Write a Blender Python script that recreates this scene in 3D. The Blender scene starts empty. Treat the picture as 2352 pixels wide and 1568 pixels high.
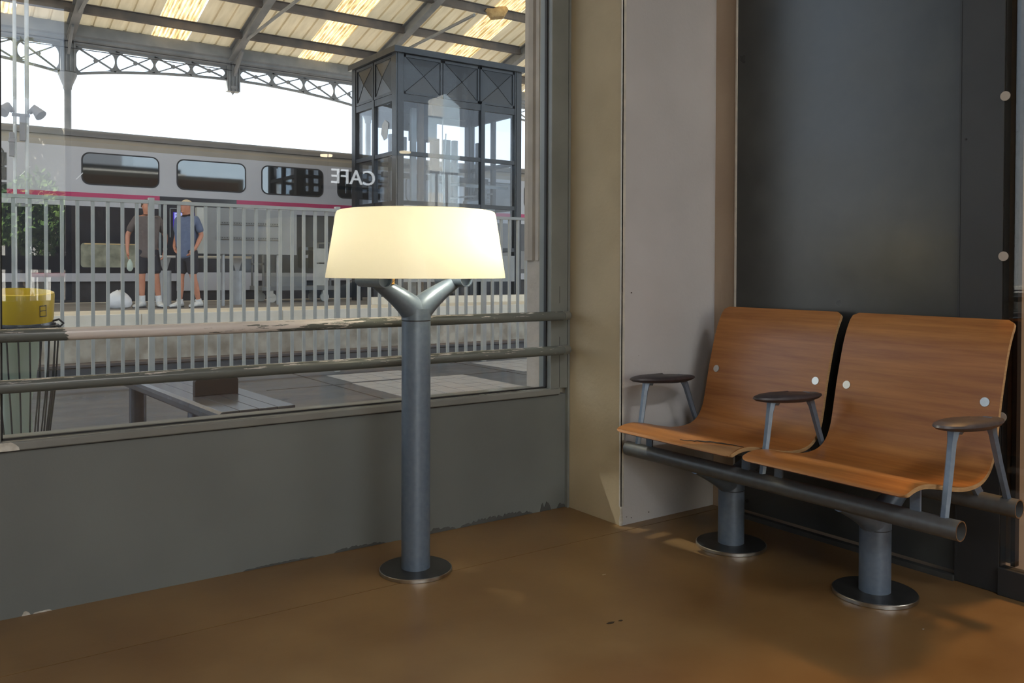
import bpy, math, random
from mathutils import Vector, Matrix
random.seed(7)
PI = math.pi
C = bpy.context.scene.collection
S = bpy.context.scene

# ------------------------------------------------------------------ camera
cam = bpy.data.cameras.new('camera'); cam_o = bpy.data.objects.new('camera', cam); C.objects.link(cam_o)
cam.sensor_fit = 'HORIZONTAL'; cam.sensor_width = 36; cam.lens = 1961.674 * 36 / 2352
cam.shift_y = (646.468 - 784) / 2352
cam.clip_start = 0.05; cam.clip_end = 400
R_ = Vector((0.81623015, -0.5777157, 0.00359319)); U_ = Vector((0.00529112, 0.01369458, 0.99989223)); F_ = Vector((0.57770265, 0.81612317, -0.01423469))
m = Matrix.Identity(4)
for i in range(3):
    m[i][0] = R_[i]; m[i][1] = U_[i]; m[i][2] = -F_[i]
m[0][3], m[1][3], m[2][3] = 0, 0, 1.0
cam_o.matrix_world = m
S.camera = cam_o

# ------------------------------------------------------------------ world and sun
S.view_settings.view_transform = 'Standard'; S.view_settings.look = 'None'
S.view_settings.gamma = 1; S.view_settings.use_curve_mapping = False
S.view_settings.exposure = 0.0
w = bpy.data.worlds.new('sky'); S.world = w; w.use_nodes = True
nt = w.node_tree; nt.nodes.clear()
tc = nt.nodes.new('ShaderNodeTexCoord'); sx = nt.nodes.new('ShaderNodeSeparateXYZ')
rp = nt.nodes.new('ShaderNodeValToRGB'); bg = nt.nodes.new('ShaderNodeBackground'); ow = nt.nodes.new('ShaderNodeOutputWorld')
nt.links.new(tc.outputs['Generated'], sx.inputs[0]); nt.links.new(sx.outputs['Z'], rp.inputs[0])
nt.links.new(rp.outputs[0], bg.inputs[0]); nt.links.new(bg.outputs[0], ow.inputs[0])
rp.color_ramp.elements[0].position = 0.0; rp.color_ramp.elements[0].color = (0.84, 0.85, 0.86, 1)
rp.color_ramp.elements[1].position = 0.75; rp.color_ramp.elements[1].color = (0.45, 0.60, 0.84, 1)
e = rp.color_ramp.elements.new(0.22); e.color = (0.66, 0.78, 0.94, 1)
bg.inputs[1].default_value = 2.5
sun = bpy.data.lights.new('sun', 'SUN'); sun.energy = 36; sun.angle = 0.009; sun.color = (1, .95, .86)
sun_o = bpy.data.objects.new('sun', sun); C.objects.link(sun_o)
sun_o.rotation_euler = Vector((0.42, -0.62, -1.05)).to_track_quat('-Z', 'Y').to_euler()
S.cycles.max_bounces = 10; S.cycles.diffuse_bounces = 5; S.cycles.glossy_bounces = 5
S.cycles.transparent_max_bounces = 24; S.cycles.transmission_bounces = 8
S.cycles.sample_clamp_indirect = 6.0
S.cycles.caustics_reflective = False; S.cycles.caustics_refractive = False
S.cycles.use_denoising = True

# ------------------------------------------------------------------ materials
def mat(name, c1, c2=None, scale=6.0, rough=0.6, metal=0.0, bump=0.0, bscale=None, stretch=(1, 1, 1), spec=0.5, lo=0.35, hi=0.65, detail=4, rvar=0.0):
    M = bpy.data.materials.new(name); M.use_nodes = True
    t = M.node_tree; b = t.nodes['Principled BSDF']
    b.inputs['Roughness'].default_value = rough; b.inputs['Metallic'].default_value = metal
    b.inputs['Specular IOR Level'].default_value = spec
    b.inputs['Base Color'].default_value = (*c1, 1)
    if c2 is not None or bump or rvar:
        co = t.nodes.new('ShaderNodeTexCoord'); mp = t.nodes.new('ShaderNodeMapping'); mp.inputs['Scale'].default_value = stretch
        t.links.new(co.outputs['Object'], mp.inputs[0])
        n = t.nodes.new('ShaderNodeTexNoise'); n.inputs['Scale'].default_value = scale; n.inputs['Detail'].default_value = detail
        t.links.new(mp.outputs[0], n.inputs['Vector'])
        if c2 is not None:
            r = t.nodes.new('ShaderNodeValToRGB'); r.color_ramp.elements[0].position = lo; r.color_ramp.elements[1].position = hi
            r.color_ramp.elements[0].color = (*c1, 1); r.color_ramp.elements[1].color = (*c2, 1)
            t.links.new(n.outputs[0], r.inputs[0]); t.links.new(r.outputs[0], b.inputs['Base Color'])
        if rvar:
            mr = t.nodes.new('ShaderNodeMapRange'); mr.interpolation_type = 'SMOOTHSTEP'; mr.inputs['From Min'].default_value = .15; mr.inputs['From Max'].default_value = .85
            mr.inputs['To Min'].default_value = rough - rvar; mr.inputs['To Max'].default_value = rough + rvar
            t.links.new(n.outputs[0], mr.inputs[0]); t.links.new(mr.outputs[0], b.inputs['Roughness'])
        if bump:
            n2 = t.nodes.new('ShaderNodeTexNoise'); n2.inputs['Scale'].default_value = bscale or scale * 6; n2.inputs['Detail'].default_value = 5
            t.links.new(mp.outputs[0], n2.inputs['Vector'])
            bp = t.nodes.new('ShaderNodeBump'); bp.inputs['Strength'].default_value = bump; bp.inputs['Distance'].default_value = 0.01
            t.links.new(n2.outputs[0], bp.inputs['Height']); t.links.new(bp.outputs[0], b.inputs['Normal'])
    return M

def emit(name, col, s):
    M = bpy.data.materials.new(name); M.use_nodes = True; t = M.node_tree; t.nodes.clear()
    e = t.nodes.new('ShaderNodeEmission'); o = t.nodes.new('ShaderNodeOutputMaterial')
    e.inputs[0].default_value = (*col, 1); e.inputs[1].default_value = s; t.links.new(e.outputs[0], o.inputs[0]); return M

def glass(name, tint=(1, 1, 1), f0=0.04, haze=0.0, hazecol=(.8, .85, .9), opac=0.0):
    # thin pane: Schlick mix of clear transmission and mirror reflection, with optional haze painted in for glare
    M = bpy.data.materials.new(name); M.use_nodes = True; t = M.node_tree; t.nodes.clear()
    N = t.nodes.new; L = t.links.new
    g = N('ShaderNodeNewGeometry'); d = N('ShaderNodeVectorMath'); d.operation = 'DOT_PRODUCT'
    L(g.outputs['Incoming'], d.inputs[0]); L(g.outputs['Normal'], d.inputs[1])
    a = N('ShaderNodeMath'); a.operation = 'ABSOLUTE'; L(d.outputs['Value'], a.inputs[0])
    s = N('ShaderNodeMath'); s.operation = 'SUBTRACT'; s.inputs[0].default_value = 1; L(a.outputs[0], s.inputs[1])
    p = N('ShaderNodeMath'); p.operation = 'POWER'; p.inputs[1].default_value = 5; L(s.outputs[0], p.inputs[0])
    q = N('ShaderNodeMath'); q.operation = 'MULTIPLY_ADD'; q.inputs[1].default_value = 1 - f0; q.inputs[2].default_value = f0; L(p.outputs[0], q.inputs[0])
    tr = N('ShaderNodeBsdfTransparent'); tr.inputs[0].default_value = (*tint, 1)
    gl = N('ShaderNodeBsdfGlossy'); gl.inputs['Roughness'].default_value = 0.0; gl.inputs['Color'].default_value = (1, 1, 1, 1)
    mx = N('ShaderNodeMixShader'); L(q.outputs[0], mx.inputs[0]); L(tr.outputs[0], mx.inputs[1]); L(gl.outputs[0], mx.inputs[2])
    last = mx
    if haze:
        df = N('ShaderNodeBsdfTranslucent'); df.inputs[0].default_value = (*hazecol, 1)
        co = N('ShaderNodeTexCoord'); n = N('ShaderNodeTexNoise'); n.inputs['Scale'].default_value = 1.3; n.inputs['Detail'].default_value = 6
        L(co.outputs['Object'], n.inputs['Vector'])
        mr = N('ShaderNodeMapRange'); mr.inputs['From Min'].default_value = .3; mr.inputs['From Max'].default_value = .75; mr.inputs['To Min'].default_value = haze * .5; mr.inputs['To Max'].default_value = haze * 1.5
        L(n.outputs[0], mr.inputs[0])
        m2 = N('ShaderNodeMixShader'); L(mr.outputs[0], m2.inputs[0]); L(mx.outputs[0], m2.inputs[1]); L(df.outputs[0], m2.inputs[2]); last = m2
    o = N('ShaderNodeOutputMaterial'); L(last.outputs[0], o.inputs[0]); return M

def translucent(name, col, diff=0.4, scale=0):
    M = bpy.data.materials.new(name); M.use_nodes = True; t = M.node_tree; t.nodes.clear(); N = t.nodes.new; L = t.links.new
    a = N('ShaderNodeBsdfTranslucent'); b = N('ShaderNodeBsdfDiffuse'); mx = N('ShaderNodeMixShader'); o = N('ShaderNodeOutputMaterial')
    a.inputs[0].default_value = (*col, 1); b.inputs[0].default_value = (*col, 1); mx.inputs[0].default_value = diff
    if scale:
        co = N('ShaderNodeTexCoord'); mp = N('ShaderNodeMapping'); mp.inputs['Scale'].default_value = (6, .8, 1)
        n = N('ShaderNodeTexNoise'); n.inputs['Scale'].default_value = scale; n.inputs['Detail'].default_value = 4
        r = N('ShaderNodeValToRGB'); r.color_ramp.elements[0].position = .35; r.color_ramp.elements[1].position = .62
        r.color_ramp.elements[0].color = (col[0] * .45, col[1] * .36, col[2] * .25, 1); r.color_ramp.elements[1].color = (*col, 1)
        L(co.outputs['Object'], mp.inputs[0]); L(mp.outputs[0], n.inputs['Vector']); L(n.outputs[0], r.inputs[0]); L(r.outputs[0], a.inputs[0])
    L(a.outputs[0], mx.inputs[1]); L(b.outputs[0], mx.inputs[2]); L(mx.outputs[0], o.inputs[0]); return M

M = {}
M['floor'] = mat('brown polished concrete', (.155, .084, .030), (.245, .150, .064), 3.2, rough=.32, bump=.03, bscale=30, lo=.25, hi=.75, detail=9, rvar=.05)
M['joint'] = mat('dark joint', (.03, .02, .012), rough=.8)
M['grey'] = mat('grey painted steel sheet', (.118, .132, .132), (.15, .168, .168), 1.5, rough=.5, bump=.03, bscale=120)
M['greyframe'] = mat('grey gloss frame', (.15, .165, .16), (.19, .205, .20), 4, rough=.35)
M['sillmetal'] = mat('glossy grey sill', (.17, .18, .175), (.21, .22, .215), 5, rough=.2)
M['darkpaint'] = mat('dark grey paint', (.035, .037, .037), (.06, .062, .06), 10, rough=.45)
M['yellow_wall'] = mat('ochre beige plaster', (.40, .335, .225), (.46, .39, .27), 3, rough=.8, bump=.12, bscale=60)
M['white_wall'] = mat('off white plaster', (.47, .48, .50), (.53, .54, .565), 2.2, rough=.8, bump=.12, bscale=60)
M['beige_wall'] = mat('warm beige plaster', (.40, .32, .25), (.45, .37, .29), 3, rough=.8, bump=.1, bscale=60)
M['bead'] = mat('pale corner bead', (.5, .5, .47), (.62, .6, .54), 25, rough=.6)
M['chip'] = mat('chipped white plaster', (.6, .6, .56), (.4, .38, .34), 40, rough=.9)
M['panel'] = mat('blackened metal sheet', (.028, .031, .031), (.042, .046, .045), 5, rough=.30, bump=.04, bscale=9, spec=.6, rvar=.03)
M['panel2'] = mat('black steel stile', (.024, .026, .028), (.03, .032, .034), 5, rough=.45)
M['steel'] = mat('blue grey metallic paint', (.125, .17, .24), (.15, .20, .27), 60, rough=.36, metal=.25)
M['tubesteel'] = mat('dark grey metallic tube', (.115, .12, .12), (.13, .14, .145), 40, rough=.42, metal=.3)
M['rim'] = mat('brushed steel', (.52, .52, .50), (.62, .62, .60), 30, rough=.28, metal=1)
M['disc'] = mat('dark satin base plate', (.05, .053, .053), (.07, .07, .07), 20, rough=.33, metal=.6)
M['black'] = mat('black', (.008, .008, .01), rough=.6)
M['armpad'] = mat('black grey rubbery pad', (.035, .033, .04), (.05, .046, .055), 50, rough=.42)
M['floor2'] = mat('pale worn concrete', (.36, .35, .33), (.46, .45, .42), 1.2, rough=.8)

def wood():
    W = bpy.data.materials.new('varnished plywood'); W.use_nodes = True; t = W.node_tree; b = t.nodes['Principled BSDF']; N = t.nodes.new; L = t.links.new
    co = N('ShaderNodeTexCoord'); mp = N('ShaderNodeMapping'); mp.inputs['Scale'].default_value = (26, 1.3, 26)
    n = N('ShaderNodeTexNoise'); n.inputs['Scale'].default_value = 2.0; n.inputs['Detail'].default_value = 7; n.inputs['Roughness'].default_value = .65
    r = N('ShaderNodeValToRGB'); r.color_ramp.elements[0].position = .28; r.color_ramp.elements[1].position = .75
    r.color_ramp.elements[0].color = (.235, .085, .022, 1); r.color_ramp.elements[1].color = (.44, .19, .052, 1)
    L(co.outputs['Object'], mp.inputs[0]); L(mp.outputs[0], n.inputs['Vector']); L(n.outputs[0], r.inputs[0]); L(r.outputs[0], b.inputs['Base Color'])
    b.inputs['Roughness'].default_value = .34
    bp = N('ShaderNodeBump'); bp.inputs['Strength'].default_value = .04; L(n.outputs[0], bp.inputs['Height']); L(bp.outputs[0], b.inputs['Normal'])
    return W
M['wood'] = wood()
M['woodedge'] = mat('bare plywood edge', (.36, .22, .10), (.46, .30, .15), 30, rough=.6, stretch=(1, 1, 8))
M['rawwood'] = mat('bare splintered veneer', (.20, .10, .04), (.34, .19, .085), 30, rough=.8, stretch=(1, .1, 1))
M['ground'] = mat('dark wet asphalt', (.020, .020, .020), (.085, .081, .076), 3.4, rough=.36, bump=.35, bscale=7, stretch=(.35, 1, 1), rvar=.12, lo=.3, hi=.7, detail=8)
M['tile'] = mat('pale concrete tile', (.30, .29, .27), (.44, .42, .39), 3, rough=.55, rvar=.1)
M['fence'] = mat('pale grey galvanised paint', (.42, .42, .37), (.50, .50, .45), 5, rough=.4)
M['ballast'] = mat('rust brown ballast', (.05, .034, .026), (.13, .10, .08), 14, rough=.95, bump=.8, bscale=26)
M['platwall'] = mat('stained platform wall', (.24, .20, .145), (.46, .41, .32), 3.5, rough=.9, bump=.2, bscale=12)
M['coping'] = mat('cream stone coping', (.62, .56, .44), (.72, .66, .54), 3, rough=.8)
M['platfloor'] = mat('grey platform paving', (.15, .14, .13), (.20, .19, .175), 2, rough=.7)
M['train'] = mat('silver grey train paint', (.40, .395, .41), (.44, .435, .45), 1, rough=.42)
M['trainroof'] = mat('train roof grey', (.10, .11, .13), (.14, .15, .17), 2, rough=.5)
M['trainroof2'] = mat('train cornice tan grey', (.24, .215, .18), (.28, .25, .21), 2, rough=.5)
M['magenta'] = mat('magenta red stripe', (.42, .02, .10), rough=.4)
M['trainlow'] = mat('dark blue black train skin', (.012, .015, .022), (.02, .024, .032), 3, rough=.16)
M['trainglass'] = mat('dark mirror train glass', (.01, .014, .016), rough=.03, spec=1.0)
M['under'] = mat('black underframe', (.012, .013, .016), (.025, .025, .03), 8, rough=.7)
M['iron'] = mat('grey taupe painted ironwork', (.15, .16, .165), (.22, .225, .225), 3, rough=.6)
M['ironrust'] = mat('rusty grey beam', (.065, .06, .058), (.12, .10, .085), 3, rough=.7)
M['sheet'] = mat('cream roof sheet', (.58, .50, .36), (.74, .66, .50), 2.5, rough=.7, stretch=(3, .4, 1))
_t = M['sheet'].node_tree; _b = _t.nodes['Principled BSDF']; _o = [x for x in _t.nodes if x.type == 'OUTPUT_MATERIAL'][0]
_tr = _t.nodes.new('ShaderNodeBsdfTranslucent'); _tr.inputs[0].default_value = (.95, .82, .56, 1); _mx = _t.nodes.new('ShaderNodeMixShader'); _mx.inputs[0].default_value = .03  # translucency added so sunlight brightens the underside of the sheets
_t.links.new(_b.outputs[0], _mx.inputs[1]); _t.links.new(_tr.outputs[0], _mx.inputs[2]); _t.links.new(_mx.outputs[0], _o.inputs[0])
M['skylight'] = translucent('amber rooflight sheet', (.42, .33, .19), .3, scale=3)
M['lift'] = mat('dark blue grey lift steel', (.008, .011, .014), (.013, .017, .021), 3, rough=.35, metal=.2)
M['lift2'] = mat('grey lift mast', (.19, .21, .21), (.25, .27, .27), 6, rough=.5)
M['liftglass'] = glass('lift glass', (.88, .91, .94), .035)
M['windowglass'] = glass('window glass', (.97, .985, .98), .04, haze=.010, hazecol=(.6, .75, 1))  # bluish haze mixed into the pane stands in for veiling glare
M['doorglass'] = glass('door glass', (.8, .8, .78), .04)
M['busglass'] = glass('plain glass', (.9, .95, .95), .05)
M['stone'] = mat('pinkish beige stone', (.42, .365, .31), (.52, .455, .39), 8, rough=.85, bump=.25, bscale=40)
M['benchmetal'] = mat('dark blue grey bench', (.085, .095, .115), (.115, .13, .15), 12, rough=.22, metal=.3)
M['yellow'] = mat('yellow bin hood', (.72, .48, .01), (.78, .54, .02), 4, rough=.28)
M['rod'] = mat('dark steel rod', (.02, .022, .028), rough=.4)
M['bag'] = translucent('translucent pale green bin bag', (.62, .70, .62), .6)
M['whitebag'] = mat('white plastic sack', (.62, .62, .62), (.72, .72, .72), 6, rough=.4, bump=.8, bscale=14)
M['skin'] = mat('skin', (.44, .175, .10), (.50, .22, .13), 12, rough=.5)
M['shirt1'] = mat('taupe brown cotton', (.095, .074, .068), (.12, .096, .088), 20, rough=.9)
M['shirt2'] = mat('slate blue cotton', (.085, .115, .19), (.11, .14, .22), 20, rough=.9)
M['shorts'] = mat('black navy cotton', (.012, .013, .02), (.02, .021, .03), 20, rough=.9)
M['sock'] = mat('white cotton sock', (.62, .62, .60), (.7, .7, .68), 30, rough=.9)
M['shoe'] = mat('off white trainer', (.55, .55, .52), (.7, .7, .66), 20, rough=.6)
M['sole'] = mat('dark sole', (.06, .06, .06), rough=.8)
M['hair'] = mat('grey brown hair', (.10, .065, .045), (.16, .11, .08), 60, rough=.8)
M['cap'] = mat('tan cotton cap', (.46, .37, .24), (.54, .45, .31), 20, rough=.9)
M['watch'] = mat('pale watch', (.75, .68, .5), rough=.3, metal=.6)
M['eye'] = mat('dark eye', (.02, .015, .012), rough=.2)
M['lip'] = mat('lip', (.32, .11, .09), rough=.5)
M['board'] = mat('grey sheet metal board', (.20, .205, .20), (.235, .24, .235), 3, rough=.55)
M['boarddark'] = mat('perforated grey channel', (.16, .165, .16), rough=.6)
M['hole'] = mat('dark hole', (.02, .02, .02), rough=.9)
M['postgrey'] = mat('pale grey tube', (.30, .31, .31), (.36, .37, .37), 8, rough=.4, metal=.2)
M['whitetube'] = mat('white tube', (.75, .75, .74), rough=.35)
M['mast'] = mat('pale galvanised mast', (.42, .43, .42), (.52, .53, .52), 4, rough=.5)
M['mastbox'] = mat('grey plastic housing', (.17, .165, .17), (.22, .21, .22), 8, rough=.6)
M['brass'] = mat('copper brass fitting', (.55, .33, .10), (.65, .42, .16), 30, rough=.35, metal=.8)
M['sticker'] = mat('pale grey sticker dot', (.42, .38, .33), rough=.6)
M['rust'] = mat('rusty brown post', (.085, .055, .04), (.18, .13, .085), 12, rough=.7, stretch=(1, 1, .3))
M['brownwall'] = mat('brown panelled wall', (.040, .022, .017), (.055, .03, .022), 4, rough=.5)
M['ceil'] = mat('white ceiling', (.6, .6, .58), rough=.8)
M['hallwall'] = mat('hall plaster', (.42, .40, .37), (.46, .44, .41), 3, rough=.8)
M['facade'] = mat('sunlit cream facade', (.70, .64, .54), (.78, .73, .64), 2, rough=.9)
M['facade2'] = mat('white limewash', (.82, .82, .80), rough=.9)
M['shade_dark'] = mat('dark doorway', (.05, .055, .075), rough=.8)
M['leaf'] = mat('leaf green', (.05, .12, .03), (.20, .32, .08), 3, rough=.6)
M['leaf2'] = mat('dry vine green', (.15, .19, .07), (.28, .30, .12), 3, rough=.7)
M['bark'] = mat('bark', (.12, .09, .06), rough=.9)
M['awning'] = mat('red awning cloth', (.65, .07, .08), rough=.7)
M['car'] = mat('pale blue car paint', (.42, .52, .60), rough=.25)
M['tyre'] = mat('tyre', (.02, .02, .02), rough=.8)
M['pavement'] = mat('sunlit paving', (.20, .185, .16), (.26, .24, .21), 1, rough=.9)
M['lamp'] = emit('warm lamp', (1, .82, .55), 14)
M['letters'] = emit('backlit white letter', (.92, .96, 1), 6)
M['screen'] = emit('violet white display', (.45, .50, .95), 1.0)
M['screen2'] = emit('violet display', (.08, .05, .55), .8)
M['nest'] = mat('yellow brown clump', (.35, .22, .08), (.5, .34, .14), 12, rough=.9, bump=1, bscale=20)
M['insul'] = mat('ochre timber strip', (.50, .34, .14), (.6, .42, .2), 6, rough=.8)
M['shade'] = None

# opal lamp shade
def opal():
    O = bpy.data.materials.new('opal cream shade'); O.use_nodes = True; t = O.node_tree; t.nodes.clear(); N = t.nodes.new; L = t.links.new
    a = N('ShaderNodeBsdfTranslucent'); a.inputs[0].default_value = (.95, .91, .72, 1)
    b = N('ShaderNodeBsdfDiffuse'); b.inputs[0].default_value = (.88, .85, .74, 1)
    mx = N('ShaderNodeMixShader'); mx.inputs[0].default_value = .5; o = N('ShaderNodeOutputMaterial')
    g = N('ShaderNodeBsdfGlossy'); g.inputs['Roughness'].default_value = .35; m2 = N('ShaderNodeMixShader'); m2.inputs[0].default_value = .03
    L(a.outputs[0], mx.inputs[1]); L(b.outputs[0], mx.inputs[2]); L(mx.outputs[0], m2.inputs[1]); L(g.outputs[0], m2.inputs[2]); L(m2.outputs[0], o.inputs[0])
    return O
M['shade'] = opal()

# painted guard rails with worn, bare stretches
def railmat(name, x0, x1):
    R = bpy.data.materials.new(name); R.use_nodes = True; t = R.node_tree; b = t.nodes['Principled BSDF']; N = t.nodes.new; L = t.links.new
    co = N('ShaderNodeTexCoord'); mp = N('ShaderNodeMapping'); mp.inputs['Scale'].default_value = (7, 90, 90)
    L(co.outputs['Object'], mp.inputs[0]); n = N('ShaderNodeTexNoise'); n.inputs['Scale'].default_value = 1.6; n.inputs['Detail'].default_value = 8; n.inputs['Roughness'].default_value = .62
    L(mp.outputs[0], n.inputs['Vector'])
    s = N('ShaderNodeSeparateXYZ'); L(co.outputs['Object'], s.inputs[0])
    # worn amount along the rail: solid between x0 and x1, fading afterwards
    rx = N('ShaderNodeValToRGB'); mr = N('ShaderNodeMapRange'); mr.inputs['From Min'].default_value = 0; mr.inputs['From Max'].default_value = 2.3
    L(s.outputs['X'], mr.inputs[0]); L(mr.outputs[0], rx.inputs[0]); cr = rx.color_ramp
    def setp(ps):
        cr.elements[0].position = ps[0][0]; cr.elements[0].color = (ps[0][1],) * 3 + (1,)
        cr.elements[1].position = ps[-1][0]; cr.elements[1].color = (ps[-1][1],) * 3 + (1,)
        for p, v in ps[1:-1]:
            e_ = cr.elements.new(p); e_.color = (v, v, v, 1)
    hv = x1 > x0
    setp([(0, .30), (x0 / 2.3 - .012, .34), (x0 / 2.3, .95 if hv else .33), (x1 / 2.3, .56 if hv else .33), (min(.56, x1 / 2.3 + .12), .45 if hv else .34), (.72, .36), (1, .32)])
    # wear favours the side facing the room and the top
    g = N('ShaderNodeNewGeometry'); sn = N('ShaderNodeSeparateXYZ'); L(g.outputs['Normal'], sn.inputs[0])
    nz = N('ShaderNodeMath'); nz.operation = 'MULTIPLY'; nz.inputs[1].default_value = .10; L(sn.outputs['Z'], nz.inputs[0])
    ad = N('ShaderNodeMath'); ad.operation = 'ADD'; L(rx.outputs[0], ad.inputs[0]); L(nz.outputs[0], ad.inputs[1])
    a2 = N('ShaderNodeMath'); a2.operation = 'ADD'; L(ad.outputs[0], a2.inputs[0]); L(n.outputs[0], a2.inputs[1])
    gt = N('ShaderNodeMath'); gt.operation = 'GREATER_THAN'; gt.inputs[1].default_value = 1.0; L(a2.outputs[0], gt.inputs[0])
    mx = N('ShaderNodeMix'); mx.data_type = 'RGBA'; L(gt.outputs[0], mx.inputs['Factor'])
    mx.inputs['A'].default_value = (.115, .13, .128, 1); mx.inputs['B'].default_value = (.62, .59, .585, 1)
    L(mx.outputs['Result'], b.inputs['Base Color']); b.inputs['Roughness'].default_value = .24
    return R
M['rail1'] = railmat('worn grey upper rail', .39, .95)
M['rail2'] = railmat('scuffed grey lower rail', .4, .4)

# ------------------------------------------------------------------ mesh builder
class MB:
    def __init__(s): s.v = []; s.f = []; s.mi = []
    def add(s, vs, fs, mi=0):
        o = len(s.v); s.v += [tuple(x) for x in vs]; s.f += [tuple(i + o for i in f) for f in fs]; s.mi += [mi] * len(fs); return s
    def box(s, a, b, mi=0):
        x0, y0, z0 = a; x1, y1, z1 = b
        return s.add([(x0, y0, z0), (x1, y0, z0), (x1, y1, z0), (x0, y1, z0), (x0, y0, z1), (x1, y0, z1), (x1, y1, z1), (x0, y1, z1)],
                     [(0, 3, 2, 1), (4, 5, 6, 7), (0, 1, 5, 4), (1, 2, 6, 5), (2, 3, 7, 6), (3, 0, 4, 7)], mi)
    def loft(s, rings, cap=True, mi=0, closed=True):
        n = len(rings[0]); vs = [p for r in rings for p in r]; fs = []
        for i in range(len(rings) - 1):
            for j in range(n if closed else n - 1):
                k = (j + 1) % n; fs.append((i * n + j, i * n + k, (i + 1) * n + k, (i + 1) * n + j))
        if cap:
            fs.append(tuple(range(n))[::-1]); fs.append(tuple((len(rings) - 1) * n + j for j in range(n)))
        return s.add(vs, fs, mi)
    def tube(s, pts, r, n=12, cap=True, mi=0):
        pts = [Vector(p) for p in pts]; rs = r if isinstance(r, (list, tuple)) else [r] * len(pts)
        rings = []; up = None
        for i, p in enumerate(pts):
            d = (pts[min(i + 1, len(pts) - 1)] - pts[max(i - 1, 0)]).normalized()
            if up is None:
                up = Vector((0, 0, 1)) if abs(d.z) < .9 else Vector((1, 0, 0))
            a = d.cross(up).normalized(); b = a.cross(d).normalized(); up = b
            rr = rs[i]; ra, rb = rr if isinstance(rr, (list, tuple)) else (rr, rr)
            rings.append([p + a * ra * math.cos(2 * PI * k / n) + b * rb * math.sin(2 * PI * k / n) for k in range(n)])
        return s.loft(rings, cap, mi)
    def bar(s, a, b, wd, h, mi=0):   # rectangular bar from a to b
        a = Vector(a); b = Vector(b); d = (b - a).normalized(); up = Vector((0, 0, 1)) if abs(d.z) < .95 else Vector((1, 0, 0))
        p = d.cross(up).normalized() * wd / 2; q = p.cross(d).normalized() * h / 2
        return s.loft([[c - p - q, c + p - q, c + p + q, c - p + q] for c in (a, b)], True, mi)
    def lathe(s, prof, c=(0, 0, 0), n=32, cap=True, mi=0):
        rings = [[(c[0] + r * math.cos(2 * PI * k / n), c[1] + r * math.sin(2 * PI * k / n), c[2] + z) for k in range(n)] for r, z in prof]
        return s.loft(rings, cap, mi)
    def prism(s, pts, axis, a, b, mi=0):   # polygon pts extruded along axis from a to b
        def P(u, v, t):
            return {'x': (t, u, v), 'y': (u, t, v), 'z': (u, v, t)}[axis]
        n = len(pts)
        vs = [P(u, v, a) for u, v in pts] + [P(u, v, b) for u, v in pts]
        fs = [tuple(range(n)), tuple(range(n, 2 * n))[::-1]] + [(i, (i + 1) % n, (i + 1) % n + n, i + n) for i in range(n)]
        return s.add(vs, fs, mi)
    def mesh(s, name):
        me = bpy.data.meshes.new(name); me.from_pydata(s.v, [], s.f)
        for p, k in zip(me.polygons, s.mi): p.material_index = k
        return me

import bmesh
def fix(me):
    bm = bmesh.new(); bm.from_mesh(me); bmesh.ops.recalc_face_normals(bm, faces=bm.faces); bm.to_mesh(me); bm.free()

def obj(name, mb, mats, parent=None, smooth=False, bevel=0, loc=None, keep=False):
    me = mb.mesh(name) if isinstance(mb, MB) else mb
    if isinstance(mb, MB):
        fix(me)
    for k in (mats if isinstance(mats, (list, tuple)) else [mats]): me.materials.append(k)
    if bevel:
        bm = bmesh.new(); bm.from_mesh(me)
        es = [e for e in bm.edges if len(e.link_faces) == 2 and e.calc_face_angle(0) > .6]
        bmesh.ops.bevel(bm, geom=es, offset=bevel, segments=2, affect='EDGES', profile=.5, clamp_overlap=True)
        bm.to_mesh(me); bm.free()
    if smooth:
        for p in me.polygons: p.use_smooth = True
        try: me.set_sharp_from_angle(angle=.7)
        except Exception: pass
    o = bpy.data.objects.new(name, me); C.objects.link(o)
    if loc: o.location = loc
    if parent is not None: o.parent = parent
    return o
def tag(o, label, cat, group=None):
    o['label'] = label; o['category'] = cat
    if group: o['group'] = group
    return o
def thing(name, label, cat, loc=(0, 0, 0), rz=0, group=None):
    o = bpy.data.objects.new(name, None); C.objects.link(o); o.location = loc; o.rotation_euler = (0, 0, rz); o.empty_display_size = .1
    return tag(o, label, cat, group)
def struct(name, mb, mats, parent=None, **k):
    o = obj(name, mb, mats, parent, **k)
    if parent is None: o['kind'] = 'structure'
    return o
def again(o, loc, parent=None):
    c = o.copy(); C.objects.link(c); c.location = loc
    if parent is not None: c.parent = parent
    return c
def dup(root, loc, label=None, group=None):
    r = root.copy(); C.objects.link(r); r.location = loc
    if label: r['label'] = label
    if group: r['group'] = group
    for ch in list(root.children):
        c = ch.copy(); C.objects.link(c); c.parent = r
        for g in ch.children:
            d = g.copy(); C.objects.link(d); d.parent = c
    return r
def B(a, b): return MB().box(a, b)

# ================================================================== ROOM SHELL
WY = 2.80
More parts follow.
